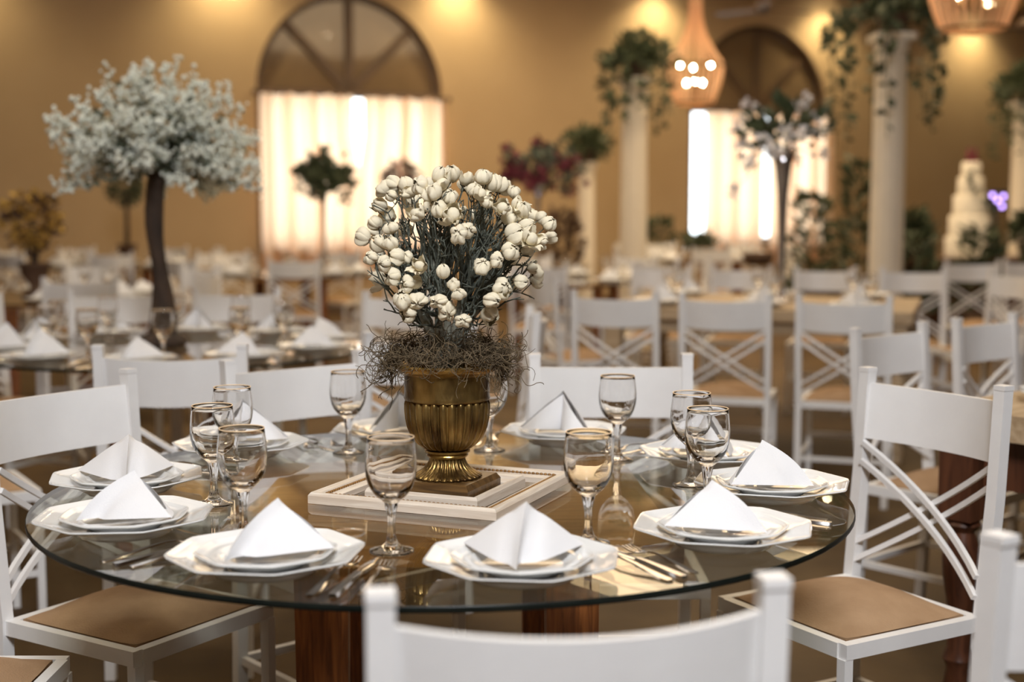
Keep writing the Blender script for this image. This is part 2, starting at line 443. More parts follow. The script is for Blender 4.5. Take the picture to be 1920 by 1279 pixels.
# ---- chair (faces +Y, origin on the floor under the seat)
def yb(z): return -.185 - .05 * (z - .45) / .477
def bow(x, depth=.05): return -depth * (1 - (x / .178) ** 2)
def cushion(u, v):
    x, y = (u - .5) * 2, (v - .5) * 2
    sx = x * (1 - .035 * abs(y) ** 6); sy = y * (1 - .035 * abs(x) ** 6)
    return (sx * .171, sy * .166, .452 + .046 * (1 - abs(x) ** 2.4) * (1 - abs(y) ** 2.4))
cm = MB().grid(cushion, 14, 14)
bottom = MB().box((0, 0, .444), (.336, .326, .014)); cm.add(bottom.v, bottom.f)
C_seat = cm.mesh('seat', M['suede'], True, 50)
fm = MB()
for sx in (-1, 1): fm.box((sx * .184, 0, .435), (.022, .372, .030))
for sy in (-1, 1): fm.box((0, sy * .179, .435), (.3455, .022, .0298))
C_frame = fm.mesh('seat_frame', M['white'])
C_fleg = [MB().box((sx * .1835, .179, .21), (.0215, .0215, .4195)).mesh('leg', M['white']) for sx in (-1, 1)]
C_post = []; C_cap = []
for sx in (-1, 1):
    C_post.append(MB().bar([(sx * .186, -.215, 0), (sx * .187, -.203, .22), (sx * .188, yb(.45) - .012, .45), (sx * .19, yb(.69) - .010, .69), (sx * .19, yb(.915), .915)], .027, .027, (0, 1, 0)).mesh('leg', M['white']))
    C_cap.append(MB().box((sx * .19, yb(.920), .9195), (.0285, .0295, .010)).mesh('post_cap', M['white']))
pm = MB(); n = 18; T = .011
for i in range(n + 1):
    x = -.178 + .356 * i / n
    for z in (.768, .893):
        for d in (0, -T):
            pm.v.append((x, yb(z) + .004 + bow(x, .046) + d, z - .006 * (1 - (x / .178) ** 2) - .003))
for i in range(n):
    a = i * 4; c = a + 4
    pm.f += [(a, c, c + 2, a + 2), (a + 1, a + 3, c + 3, c + 1), (a + 2, c + 2, c + 3, a + 3), (a, a + 1, c + 1, c)]
pm.f += [(0, 2, 3, 1), (n * 4, n * 4 + 1, n * 4 + 3, n * 4 + 2)]
C_panel = pm.mesh('backrest', M['white'], True, 40)
C_rod = []  # crossed double braces
for sgn in (-1, 1):
    for dz in (0, .042):
        pts = []
        for i in range(11):
            u = -1 + i * .2; x = u * .178
            z = .600 + dz + sgn * u * .114
            pts.append((x, yb(z) + bow(x, .036) + (.006 if sgn > 0 else -.006), z))
        C_rod.append(MB().bar(pts, .0115, .0115, (0, 1, 0)).mesh('back_brace', M['white']))
C_str = [MB().box((sx * .185, -.012, .20), (.016, .36, .018)).mesh('stretcher', M['white']) for sx in (-1, 1)]
C_str.append(MB().box((0, .179, .25), (.345, .016, .018)).mesh('stretcher', M['white']))
C_str.append(MB().box((0, -.204, .20), (.345, .016, .018)).mesh('stretcher', M['white']))
CHAIR = [('seat', C_seat), ('seat_frame', C_frame), ('backrest', C_panel)] + [('leg', m) for m in C_fleg] + \
        [('leg', C_post[i], (0, 0, 0), None, [('post_cap', C_cap[i])]) for i in (0, 1)] + \
        [('back_brace', m) for m in C_rod] + [('stretcher', m) for m in C_str]
def chair(mx, my, a, label, group):
    """mx,my: middle of the top of the backrest; a: turn in degrees (0 faces +Y)"""
    a = R(a); f = (-math.sin(a), math.cos(a))
    return inst(CHAIR, 'dining_chair', label, 'chair', group, (mx + f[0] * .232, my + f[1] * .232, 0), a)

# ---- wine glass
def facet(q, r, z): return r * (1 + .10 * math.cos(6 * q))
foot_p = [(0, .0), (.022, .0), (.0345, .0004), (.0352, .0016), (.0345, .003), (.026, .0048), (.017, .0082), (.0105, .014)]
stem_p = [(.0105, .014), (.0078, .020), (.0062, .030), (.0058, .042), (.0064, .054), (.0080, .064), (.0096, .0715), (.0110, .078)]
bowl_o = [(.0110, .078), (.0165, .083), (.0240, .0895), (.0310, .0985), (.0360, .109), (.0390, .121), (.0402, .134), (.0398, .147), (.0386, .160), (.0370, .172), (.0362, .1792)]
bowl_i = [(.0357, .180), (.0353, .1792), (.0361, .172), (.0376, .160), (.0387, .147), (.0388, .134), (.0367, .121), (.0331, .1105), (.0276, .1020), (.0205, .0952), (.0120, .0905), (0, .0885)]
def optic(q, r, z): return r * (1 + .014 * math.cos(9 * q + z * 40) * max(0, min(1, (.145 - z) / .03)) * min(1, max(0, (z - .079) / .01)))
def stem_mod(q, r, z): return r if z < .0145 or z > .0775 else r * (1 + .11 * math.cos(6 * q))
G_foot = MB().lathe(foot_p, 72).mesh('foot', M['glass'], True)
G_stem = MB().lathe(stem_p, 72, stem_mod).mesh('stem', M['glass'], True)
G_bowl = MB().lathe(bowl_o + bowl_i, 72, optic).mesh('bowl', M['glass'], True)
tp = [(.0358 * math.cos(2 * PI * k / 36), .0358 * math.sin(2 * PI * k / 36), .1802) for k in range(37)]
G_rim = MB().tube(tp, .0010, 6, False).mesh('gilt_rim', M['gilt'], True)
GLASS = [('foot', G_foot), ('stem', G_stem), ('bowl', G_bowl, (0, 0, 0), None, [('gilt_rim', G_rim)])]
G_whole = MB().lathe(foot_p + stem_p[1:] + bowl_o[1:] + bowl_i, 24).mesh('wine_glass', M['glass'], True)

# ---- octagonal plates
def octo(q, r, mix):
    a = PI / 4
    t = (q + a / 2) % a - a / 2
    ro = r * math.cos(a / 2) / math.cos(abs(abs(t)))  # flat sides
    ro = r * .955 / math.cos(t)
    ro = min(ro, r * 1.018)
    return r + (ro - r) * mix
def plate_mesh(Rm, h, well, mixrim, name):
    # (r, z, octagon mix)
    pr = [(0, .003, 0), (well * .80, .003, 0), (well * .83, 0, 0), (well * .90, 0, 0), (well * .98, .006, .1), (well * 1.10, .0125, .3),
          (Rm * .86, h - .0085, .9), (Rm * .985, h - .0035, 1), (Rm, h - .0018, 1), (Rm * .995, h, 1), (Rm * .965, h - .0006, 1), (Rm * .955, h - .0022, 1),
          (Rm * .925, h - .0026, 1), (Rm * .915, h - .0040, 1), (Rm * .80, h - .0072, .95), (well * 1.14, .0165, .5), (well * 1.0, .0100, .15), (well * .9, .0072, 0), (0, .0068, 0)]
    n = 64; m = MB(); rows = []
    for r, z, mx in pr:
        if r == 0: rows.append([len(m.v)]); m.v.append((0, 0, z)); continue
        row = []
        for k in range(n):
            q = 2 * PI * k / n; rr = octo(q, r, mx * mixrim); row.append(len(m.v)); m.v.append((rr * math.cos(q), rr * math.sin(q), z))
        rows.append(row)
    for A, B in zip(rows, rows[1:]):
        for k in range(n):
            k2 = (k + 1) % n
            if len(A) == 1: m.f.append((A[0], B[k2], B[k]))
            elif len(B) == 1: m.f.append((A[k], A[k2], B[0]))
            else: m.f.append((A[k], A[k2], B[k2], B[k]))
    return m.mesh(name, M['porcelain'], True, 60)
P_big = plate_mesh(.145, .030, .088, 1.0, 'dinner_plate')
P_small = plate_mesh(.104, .022, .066, .7, 'side_plate')

# ---- napkin folded into a pyramid, crease towards -Y
def napkin_mesh(seed, hgt):
    rnd = random.Random(seed)
    A = Vector((rnd.uniform(-.006, .006), .012 + rnd.uniform(-.006, .006), hgt))
    F = Vector((rnd.uniform(-.006, .006), -.084, 0)); Rr = Vector((.090, .050, 0)); Ll = Vector((-.090, .050, 0))
    bulge = rnd.uniform(.006, .011)
    m = MB()
    for layer, sc in enumerate((1.0, .95)):
        nu, nv = 20, 10
        def fn(u, v):
            w = (u - .5) * 2; s = abs(w); E = Rr if w > 0 else Ll
            C = A.lerp(F, v); C = C + Vector((0, -1, .6)) * (.010 * math.sin(PI * v))
            if layer: C = (A - Vector((0, .001, .003))).lerp(Vector((F.x * .3, .012, 0)), v)
            P = C.lerp(E, s)
            if layer:
                P = P + Vector((0, 1, .15)) * (.034 * math.sin(PI * s ** .8) * (.3 + .7 * v))
            side = 1 if w > 0 else -1
            # cloth belly and softly rounded crease
            P = P + Vector((side * .75, -.65, .25)).normalized() * (0 if layer else 1) * ((bulge * math.sin(PI * s) * .5 - (.022 if w > 0 else .010) * math.exp(-((s - .17) / .11) ** 2)) * (.25 + .75 * v))
            if s < .06 and not layer: P = P + Vector((0, 1, -.35)) * (.003 * (1 - s / .06) ** 2)
            if v == 1: P.z = max(P.z, 0.0)
            P = Vector((P.x * sc, P.y * sc + (.004 if layer else 0), max(P.z * sc, 0) + (0.0032 if layer == 0 else 0.0004)))
            if not layer: P.z -= .0062 * (1 - s) * v
            return P
        g = MB().grid(fn, nu, nv)
        # give the layer thickness
        k = len(g.v); off = .0016
        vs = [Vector(p) for p in g.v]
        inner = []
        for p in vs:
            d = Vector((0, .03, .02)) - p; d.normalize(); q = p + d * off; q.z = max(q.z, p.z); inner.append(tuple(q))
        f2 = [tuple(i + k for i in reversed(f)) for f in g.f]
        rim = []
        bt = [i * (nv + 1) + nv for i in range(nu + 1)]
        tpv = [i * (nv + 1) for i in range(nu + 1)]
        for a, c in zip(bt, bt[1:]): rim.append((a, c, c + k, a + k))
        for a, c in zip(tpv, tpv[1:]): rim.append((c, a, a + k, c + k))
        m.add(list(g.v) + inner, g.f + f2 + rim)
    return m.mesh('napkin', M['linen'], True, 70)
NAPS = [napkin_mesh(1, .066), napkin_mesh(2, .071), napkin_mesh(3, .084), napkin_mesh(4, .088)]

# ---- cutlery (pointing +Y, lying on z=0)
hd = MB()
def strip(prof, th=.0022):     # (y, halfwidth, z)
    m = MB()
    for y, w, z in prof:
        m.v += [(-w, y, z), (w, y, z), (w * .7, y, z + th), (-w * .7, y, z + th)]
    for i in range(len(prof) - 1):
        a = i * 4
        for k in range(4): m.f.append((a + k, a + (k + 1) % 4, a + 4 + (k + 1) % 4, a + 4 + k))
    m.f += [(3, 2, 1, 0), tuple((len(prof) - 1) * 4 + k for k in range(4))]
    return m
K_handle = strip([(-.100, .005, .0006), (-.096, .0085, .0006), (-.080, .0085, .001), (-.050, .0065, .004), (-.020, .0042, .0075), (.015, .0028, .0100), (.032, .0030, .0085)]).mesh('handle', M['steel'], True, 40)
K_head = strip([(.032, .0030, .0085), (.042, .0080, .0055), (.052, .0120, .0032), (.060, .0125, .0028)]).mesh('fork_head', M['steel'], True, 40)
K_tine = [strip([(.060, .0018, .0028), (.075, .0017, .0026), (.098, .0010, .0060)], .0018) for _ in range(4)]
for i, t in enumerate(K_tine): t.v = [(x + (-.0105 + .007 * i), y, z) for x, y, z in t.v]
FORK = [('handle', K_handle), ('fork_head', K_head)] + [('tine', t.mesh('tine', M['steel'])) for t in K_tine]
N_handle = strip([(-.110, .0055, .0004), (-.105, .0085, .0004), (-.070, .0080, .0012), (-.02, .0060, .0022), (.005, .0065, .0022)], .0048).mesh('handle', M['steel'], True, 40)
N_blade = strip([(.005, .0045, .0030), (.012, .0085, .0022), (.060, .0095, .0014), (.092, .0070, .0008), (.106, .0015, .0006)], .0012).mesh('blade', M['steel'], True, 40)
KNIFE = [('handle', N_handle), ('blade', N_blade)]
FORK_W = None

# ---- round glass table with a pine base
def table_glass(c, zt, rad, rz, label, small=False):
    t = thing('glass_table', label, 'table', 'round glass tables', (c[0], c[1], 0), rz)
    n = 96
    top = MB()
    for z in (zt, zt - .010):
        vs = [((rad - .0015) * math.cos(2 * PI * k / n), (rad - .0015) * math.sin(2 * PI * k / n), z) for k in range(n)]
        top.add(vs, [tuple(range(n)) if z == zt else tuple(reversed(range(n)))])
    obj('glass_top', top.mesh('glass_top', M['table_glass']), t)
    obj('glass_edge', MB().lathe([(rad - .0015, zt - .010), (rad, zt - .0085), (rad, zt - .0015), (rad - .0015, zt)], n).mesh('glass_edge', M['glass_edge'], True), t)
    zb = zt - .0115
    # four plain board legs under a square top of four boards
    lm = MB()
    vs = []
    for z, w, d in ((0, .074, .045), (zb - .034, .088, .055)):
        vs += [(-w / 2, -d / 2, z), (w / 2, -d / 2, z), (w / 2, d / 2, z), (-w / 2, d / 2, z)]
    lm.add(vs, [(3, 2, 1, 0), (4, 5, 6, 7), (0, 1, 5, 4), (1, 2, 6, 5), (2, 3, 7, 6), (3, 0, 4, 7)])
    lme = lm.mesh('leg', M['pine'])
    for sx in (-1, 1):
        for sy in (-1, 1):
            obj('leg', lme, t, (sx * .205, sy * .335, 0))
    bme = MB().box((0, 0, 0), (.77, .1885, .032)).mesh('top_board', M['pine_x'])
    for i in range(4):
        obj('top_board', bme, t, (0, -.285 + .19 * i, zb - .017))
    return t

def setting(tc, zt, ang, r, i, tname, rnd, cut=True, glass=True, detailed=True, gpos=None, nap_turn=0.0, where='', nap=None):
    cx, cy = tc[0] + r * math.cos(ang), tc[1] + r * math.sin(ang)
    rz = ang + PI / 2
    place = ' on the ' + tname; at = place + (', place ' + where if where else '')
    tag(obj('dinner_plate', P_big, None, (cx, cy, zt + .0005), rz + R(22.5) + rnd.uniform(-.2, .2)), 'large white octagonal plate' + at, 'plate', 'dinner plates' + place)
    tag(obj('side_plate', P_small, None, (cx, cy, zt + .0095), rz + rnd.uniform(-.3, .3)), 'small white upper plate' + at, 'plate', 'small plates' + place)
    tag(obj('napkin', NAPS[i % 4 if nap is None else nap], None, (cx, cy, zt + .0312), rz + nap_turn + rnd.uniform(-.15, .15)), 'white pyramid-folded napkin' + at, 'napkin', 'napkins' + place)
    if glass:
        ga = ang + R(8); gr = r - .15
        g = gpos or (tc[0] + gr * math.cos(ga), tc[1] + gr * math.sin(ga))
        lab = 'gilt-rimmed wine glass' + at; grp = 'wine glasses' + place
        if detailed: inst(GLASS, 'wine_glass', lab, 'wine glass', grp, (g[0], g[1], zt + .0003), rnd.uniform(0, 6))
        else: tag(obj('wine_glass', G_whole, None, (g[0], g[1], zt + .0003)), lab, 'wine glass', grp)

# ================================================================== the urn table (nearest)
TC = (-.124, 2.52); ZT = .75
table_glass(TC, ZT, .75, R(3), 'round clear glass table on pine legs carrying the gold urn')
rnd = random.Random(5)
gl = [(.121, 2.113), (.346, 2.37), (.345, 2.578), (.224, 2.85), (-.05, 2.957), (-.358, 2.93), (-.555, 2.664), (-.538, 2.407), (-.434, 2.15), (-.187, 2.064)]
# settings in turn from the near one, anticlockwise
angs = [-76.8, -40.6, -4.2, 28, 66.4, 104, 140, 178.5, -148.3, -113.2]
turns = [-.37, .1, -.5, .3, 0, .2, .1, 1.75, 0, -.25]
WHERE = ['farthest from the blossom tree', 'two from the dark-legged table', 'beside the one nearest the dark-legged table', 'nearest the dark-legged table', 'nearest the long rustic table', 'nearest the blossom tree', 'beside the one nearest the blossom tree', 'two from the blossom tree', 'farthest from the dark-legged table', 'farthest from the long rustic table']
for i, a in enumerate(angs):
    setting(TC, ZT, R(a), .607, i, 'gold-urn table', rnd, gpos=gl[i], nap_turn=turns[i], where=WHERE[i], nap=(1, 0, 1, 2, 3, 2, 3, 1, 0, 1)[i])
for i, a in enumerate(angs):
    nx = angs[(i + 1) % 10]
    mid = a + ((nx - a) % 360) / 2
    sh = -4.5 if i == 9 else 0
    for j, off in enumerate((-.031, 0.0, .031)):
        t = R(mid + sh); r_ = .615 + (-.006 if j == 1 else .004)
        x = TC[0] + r_ * math.cos(t) - off * math.sin(t); y = TC[1] + r_ * math.sin(t) + off * math.cos(t)
        rz = t + PI / 2 + rnd.uniform(-.05, .05)
        pl = (x, y, ZT + .0004)
        if j == 1: inst(KNIFE, 'table_knife', 'steel table knife lying between two plates on the gold-urn table', 'knife', 'knives on the gold-urn table', pl, rz)
        elif j == 0: inst(FORK, 'dinner_fork', 'larger steel fork lying beside a knife on the gold-urn table', 'fork', 'dinner forks on the gold-urn table', pl, rz)
        else: inst(FORK, 'salad_fork', 'smaller steel fork lying beside a knife on the gold-urn table', 'fork', 'small forks on the gold-urn table', pl, rz, .88)

# picture frames under the urn
def picture_frame(c, z, side, w, h, rz, label, bead):
    t = thing('picture_frame', label, 'picture frame', None, (c[0], c[1], z), rz)
    o = side / 2
    prof = [(0, 0), (0, h * .72), (w * .10, h), (w * .42, h * .90), (w * .50, h * .70), (w * .85, h * .62), (w, h * .5), (w, 0)]   # distance in from outer edge, height
    m = MB(); k = len(prof)
    for s in (-1, 1):
        for d, zz in prof: m.v.append((s * (o - d - .0003), -(o - d), zz))
    for i in range(k):
        j = (i + 1) % k; m.f.append((i, k + i, k + j, j))
    m.f += [tuple(reversed(range(k))), tuple(range(k, 2 * k))]
    m.f = [tuple(reversed(f)) for f in m.f]
    me = m.mesh('frame_side', M['frame'])
    bm_ = None
    if bead:
        bb = MB(); nb = int((side - 2 * w * .55) / .0085)
        for i in range(nb):
            x = -(o - w * .58) + (i + .5) * (2 * (o - w * .58)) / nb
            bb.ball((x, -(o - w * .58), h * .74), .0034, 6, 4, (1.25, .9, .9))
        bm_ = bb.mesh('beading', M['bead'], True)
    for i in range(4):
        p = obj('frame_side', me, t, (0, 0, 0), i * PI / 2)
        if bm_: stuff(obj('beading', bm_, p))
    return t
FR = R(-22.5)
picture_frame((-.127, 2.515), ZT + .0005, .372, .041, .020, FR, 'larger whitewashed square picture frame with gold beading under the urn', True)
picture_frame((-.122, 2.500), ZT + .0005, .226, .030, .023, FR, 'smaller plain whitewashed square picture frame around the urn foot', False)

# urn
UC = (-.121, 2.503); UZ = ZT + .0008
urn = thing('urn', 'fluted antique gold urn on a square plinth holding dried flowers', 'urn', None, (UC[0], UC[1], UZ), FR)
pl = MB()
for a, c, z0, z1 in ((.152, .152, 0, .022), (.152, .140, .022, .032)):
    pl.add([(sx * a / 2, sy * a / 2, z0) for sx, sy in ((-1, -1), (1, -1), (1, 1), (-1, 1))] + [(sx * c / 2, sy * c / 2, z1) for sx, sy in ((-1, -1), (1, -1), (1, 1), (-1, 1))],
           [(3, 2, 1, 0), (4, 5, 6, 7), (0, 1, 5, 4), (1, 2, 6, 5), (2, 3, 7, 6), (3, 0, 4, 7)])
obj('plinth', pl.mesh('plinth', M['plinth']), urn)
NF = 28
def flute(depth):
    return lambda q, r, z: r * (1 - depth + depth * math.sqrt(abs(math.sin(q * NF / 2))))
fpf = [(.001, .0322), (.062, .0322), (.0655, .0340), (.0645, .0365), (.057, .0405), (.047, .0465), (.039, .0545), (.0345, .0635), (.0335, .0700)]
obj('urn_foot', MB().lathe(fpf, NF * 8, flute(.10)).mesh('urn_foot', M['urn'], True), urn)
obj('urn_ring', MB().lathe([(.0335, .0695), (.0375, .0705), (.0395, .074), (.0375, .0775), (.0425, .0800), (.0425, .0835), (.036, .085)], 64).mesh('urn_ring', M['urn_rim'], True, 40), urn)
bpf = [(.036, .0842), (.047, .0880), (.0595, .0975), (.069, .111), (.0755, .127), (.079, .144), (.0805, .160), (.0805, .172), (.078, .1775)]
obj('urn_bowl', MB().lathe(bpf, NF * 8, flute(.12)).mesh('urn_bowl', M['urn'], True), urn)
obj('urn_collar', MB().lathe([(.074, .1770), (.0795, .1785), (.0808, .182), (.0795, .186), (.0795, .226), (.083, .2295)], 64).mesh('urn_collar', M['urn'], True, 40), urn)
obj('urn_rim', MB().lathe([(.083, .2293), (.088, .231), (.0965, .2375), (.0985, .243), (.095, .2465), (.086, .2445), (.078, .238), (.074, .222), (.03, .215), (0, .214)], 64).mesh('urn_rim', M['urn_rim'], True, 50), urn)

# moss
rm = random.Random(11); mm = MB()
def curl(p, d, n, step, droop, r):
    pts = [Vector(p)]; d = Vector(d).normalized()
    w = Vector((rm.uniform(-1, 1), rm.uniform(-1, 1), rm.uniform(-1, 1))).normalized()
    for _ in range(n):
        w = (w + Vector((rm.gauss(0, .5), rm.gauss(0, .5), rm.gauss(0, .5)))).normalized()
        d = (d + w.cross(d) * .55 + Vector((0, 0, -droop))).normalized()
        q = pts[-1] + d * step
        rr = math.hypot(q.x, q.y)
        if rr < .101 and q.z < .250:       # stay out of the urn body
            if rr > .084: q.x *= .103 / rr; q.y *= .103 / rr
            else: q.z = .250 + rm.uniform(0, .004)
        pts.append(q)
    mm.tube(pts, r, 3, False)
for i in range(620):
    a = rm.uniform(0, 2 * PI); r_ = .092 * math.sqrt(rm.uniform(.02, 1)); z = .252 + .048 * (1 - (r_ / .1) ** 2) * rm.random()
    if rm.random() < .3: a = rm.choice([rm.gauss(PI * 1.02, .35), rm.gauss(-.25, .45), rm.gauss(.3, .4)])
    curl((r_ * math.cos(a), r_ * math.sin(a), z), (math.cos(a), math.sin(a), rm.uniform(-.2, .7)), rm.randint(9, 17), .0062, .03, rm.uniform(.0005, .0010))
for a0, nn, ln in ((-.30, 75, 15), (.15, 45, 14), (PI - .15, 80, 16), (PI + .15, 30, 12), (-1.2, 14, 7), (1.5, 30, 10), (-2.2, 14, 7)):
    for i in range(nn):
        a = rm.gauss(a0, .22)
        curl((.098 * math.cos(a), .098 * math.sin(a), .256 + rm.uniform(-.004, .015)), (math.cos(a), math.sin(a), rm.uniform(-.8, .4)), rm.randint(ln - 5, ln + 6), .0066, .13, rm.uniform(.0005, .0009))
stuff(tag(obj('moss', mm.mesh('moss', M['moss'], True), None, (UC[0], UC[1], UZ)), 'dry curly brown moss spilling over the rim of the gold urn', 'moss'))

# dried bouquet
FL = [(-93, 574), (-111, 561), (-73, 567), (-58, 554), (-90, 551), (-36, 568), (-12, 581), (14, 584), (1, 568), (35, 576), (50, 567), (68, 577), (82, 567), (95, 566), (-21, 549), (-13, 554), (7, 544), (-41, 517), (-21, 530), (17, 519), (-4, 522), (10, 502), (41, 492), (30, 482), (107, 529), (128, 529), (142, 519), (108, 509), (138, 494), (115, 482), (169, 510), (182, 497), (185, 476), (149, 473), (139, 456), (112, 450), (166, 473), (-142, 476), (-110, 462), (-90, 462), (-124, 440), (-97, 436), (-76, 442), (-63, 439), (-37, 426), (-84, 410), (-57, 399), (-47, 373), (-73, 362), (-57, 349), (-4, 368), (4, 355), (30, 376), (35, 332), (77, 371), (77, 348), (88, 440), (18, 393), (72, 536), (61, 550), (44, 559), (-93, 487), (97, 388), (1, 413), (67, 422), (127, 402), (118, 517), (-44, 396)]
rf = random.Random(21)
bouq = thing('dried_bouquet', 'dried bouquet of cream papery flowers on grey-green twigs in the urn', 'flowers', None, (UC[0], UC[1], UZ))
heads = []
for x, z in FL:
    x *= .001; z = z * .001
    rr = math.hypot((x - .015) / .17, (z - .43) / .165)
    dy = -math.sqrt(max(0, 1 - min(rr, 1) ** 2)) * .115 + rf.uniform(-.025, .02)
    if rr > .85: dy += rf.uniform(-.03, .06)
    heads.append(Vector((x, dy, z)))
for i in range(46):          # the far side of the dome
    a = rf.uniform(-1.35, 1.35); e = rf.uniform(-.3, 1.4)
    heads.append(Vector((.015 + .155 * math.sin(a) * math.cos(e * .6), .02 + .12 * math.cos(a) * rf.uniform(.5, 1.1), .43 + .145 * math.sin(e))))
trunks = []
for i in range(7):
    a = i * 2 * PI / 7 + rf.uniform(-.2, .2) - 1.9
    trunks.append((Vector((.020 * math.cos(a), .016 * math.sin(a), .222)), Vector((.064 * math.cos(a) + rf.uniform(-.008, .008), .046 * math.sin(a), .372 + rf.uniform(-.015, .035)))))
tw = [MB() for _ in trunks]; tk = [MB() for _ in trunks]
for i, (p, q) in enumerate(trunks):
    mid = p.lerp(q, .45) + Vector((rf.uniform(-.006, .006) - q.x * .15, rf.uniform(-.006, .006), .004))
    tk[i].tube([p, p.lerp(mid, .5), mid, mid.lerp(q, .5) + Vector((rf.gauss(0, .003), 0, 0)), q, q + (q - mid) * .4], [.0105, .0092, .0080, .0066, .0050, .0034], 8)
def twig(i, T, r0=.0026, r1=.0009, fork=True):
    q = trunks[i][1]; st = trunks[i][0].lerp(q, rf.uniform(.62, 1.0) if T.z > .40 else rf.uniform(.6, .85))
    d = T - st; n_ = 9; pts = []
    bend = Vector((rf.gauss(0, 1), rf.gauss(0, 1), rf.gauss(0, .6))) * .012
    up = Vector((0, 0, .014))
    for k in range(n_ + 1):
        u = k / n_
        j = Vector((rf.gauss(0, 1), rf.gauss(0, 1), rf.gauss(0, 1))) * (.0034 if 0 < k < n_ else 0)
        pts.append(st + d * u + bend * math.sin(PI * u) - up * math.sin(PI * u) * (1 if T.z < .45 else -.3) + j)
    tw[i].tube(pts, [r0 + (r1 - r0) * k / n_ for k in range(n_ + 1)], 5)
    if fork:
        for _ in range(rf.randint(2, 4)):
            k = rf.randint(4, n_ - 1); b0 = pts[k]; dd = (pts[k] - pts[k - 1]).normalized()
            dd = (dd + Vector((rf.gauss(0, .5), rf.gauss(0, .5), rf.gauss(.15, .3)))).normalized()
            L_ = rf.uniform(.014, .040); e = b0 + dd * L_
            tw[i].tube([b0, b0.lerp(e, .5) + Vector((rf.gauss(0, .002), rf.gauss(0, .002), 0)), e], [.0014, .0012, .0009], 4)
            dd2 = (dd + Vector((rf.gauss(0, .7), rf.gauss(0, .7), rf.gauss(.1, .4)))).normalized()
            tw[i].tube([b0.lerp(e, .6), b0.lerp(e, .6) + dd2 * L_ * .5], [.0011, .0008], 4)
def near_trunk(T):
    return min(range(7), key=lambda i: (trunks[i][1] - T).normalized().dot(Vector((0, 0, 0))) + ((trunks[i][1].x - T.x * .45) ** 2 + (trunks[i][1].y - T.y * .45) ** 2) + rf.uniform(0, .0006))
for T in heads: twig(near_trunk(T), T)
for k in range(85):
    a = rf.uniform(0, 2 * PI); e = rf.uniform(.12, 1.5)
    T = Vector((.012 + .150 * math.cos(a) * math.cos(e), .110 * math.sin(a) * math.cos(e), .415 + .135 * math.sin(e)))
    twig(near_trunk(T), T, .0026, .0009)
for i in range(7):
    br = obj('branch', tk[i].mesh('branch', M['trunk_dry'], True), bouq)
    obj('twigs', tw[i].mesh('twigs', M['twig'], True), br)
def pod_mesh(openness, npet, seed):
    q = random.Random(seed); m = MB()
    for k in range(npet):
        a0 = 2 * PI * k / npet + q.uniform(-.2, .2); hw = PI / npet * q.uniform(1.2, 1.5); lift = q.uniform(.90, 1.08) + .07 * (k % 2)
        opn = openness * q.uniform(.5, 1.5); c1, c2, c3 = q.uniform(0, 6), q.uniform(0, 6), q.uniform(3, 5)
        def fn(u, v):
            ph = -PI / 2 + v * PI * (.99 - .30 * opn)
            t = (u - .5) * 2
            wv = hw * (math.sin(PI * min(1, v * .80 + .13))) ** .5
            cr = 1 + .14 * math.sin(t * c3 + c1 + v * 4) * v + .06 * math.sin(8 * t + c2 + v * 2) * v
            r_ = (math.cos(ph) * (1.04 - .30 * abs(t) ** 1.3) + opn * .62 * v ** 3) * cr
            r_ = max(.015, r_)
            zz = math.sin(ph) * 1.0 - .16 * abs(t) * v * v + .06 * math.sin(5 * t + c1) * v
            j_ = .035 * v
            return (r_ * math.cos(a0 + t * wv) * lift + q.gauss(0, j_), r_ * math.sin(a0 + t * wv) * lift + q.gauss(0, j_), zz + q.gauss(0, j_))
        m.grid(fn, 8, 9)
    m.ball((0, 0, -.05), .74, 10, 8, (1, 1, .95))
    return m.mesh('flower', M['pod'], True)
PODS = [pod_mesh(.05, 4, 1), pod_mesh(.2, 5, 2), pod_mesh(.9, 5, 3), pod_mesh(.35, 4, 4), pod_mesh(.1, 5, 6), pod_mesh(.6, 4, 8)]
CORE = MB().ball((0, 0, -.98), .22, 6, 4, (1, 1, .8)).mesh('calyx', M['podcore'], True)
for i, T in enumerate(heads):
    out = Vector((T.x - .01, T.y, (T.z - .36) * .8)).normalized()
    out = (out + Vector((rf.gauss(0, .35), rf.gauss(0, .35), rf.gauss(0, .35)))).normalized()
    e = out.to_track_quat('Z', 'Y').to_euler()
    s = rf.uniform(.0120, .0168)
    sc3 = (s * rf.uniform(.8, 1.2), s * rf.uniform(.8, 1.2), s * rf.uniform(.75, 1.1))
    fo = obj('flower', PODS[rf.choice((0, 0, 1, 1, 2, 3, 4, 4, 5))], bouq, T + out * s * .7, 0, e, sc3)
    obj('calyx', CORE, fo)

# ---- chairs at the urn table
for mx, my, a, lab in ((.065, 1.262, 8, 'white metal chair at the gold-urn table on the side away from the blossom tree'),
        (.695, 1.56, 32, 'white metal chair diagonally facing the gold urn, next to the chair away from the tree'),
        (.905, 2.90, 120, 'white metal chair with suede seat between the gold-urn table and the dark-legged table'),
        (.247, 3.36, 180, 'white metal chair at the gold-urn table with its back to the long rustic table'),
        (-.534, 3.33, -139, 'white metal chair at the gold-urn table with its back to the blossom tree'),
        (-.965, 2.87, -122, 'white metal chair whose brown suede seat slides under the gold-urn table glass'),
        (-1.245, 2.27, -90, 'white metal chair pulled back from the gold-urn table beside the tucked-in suede chair')):
    chair(mx, my, a, lab, 'chairs around the gold-urn table')

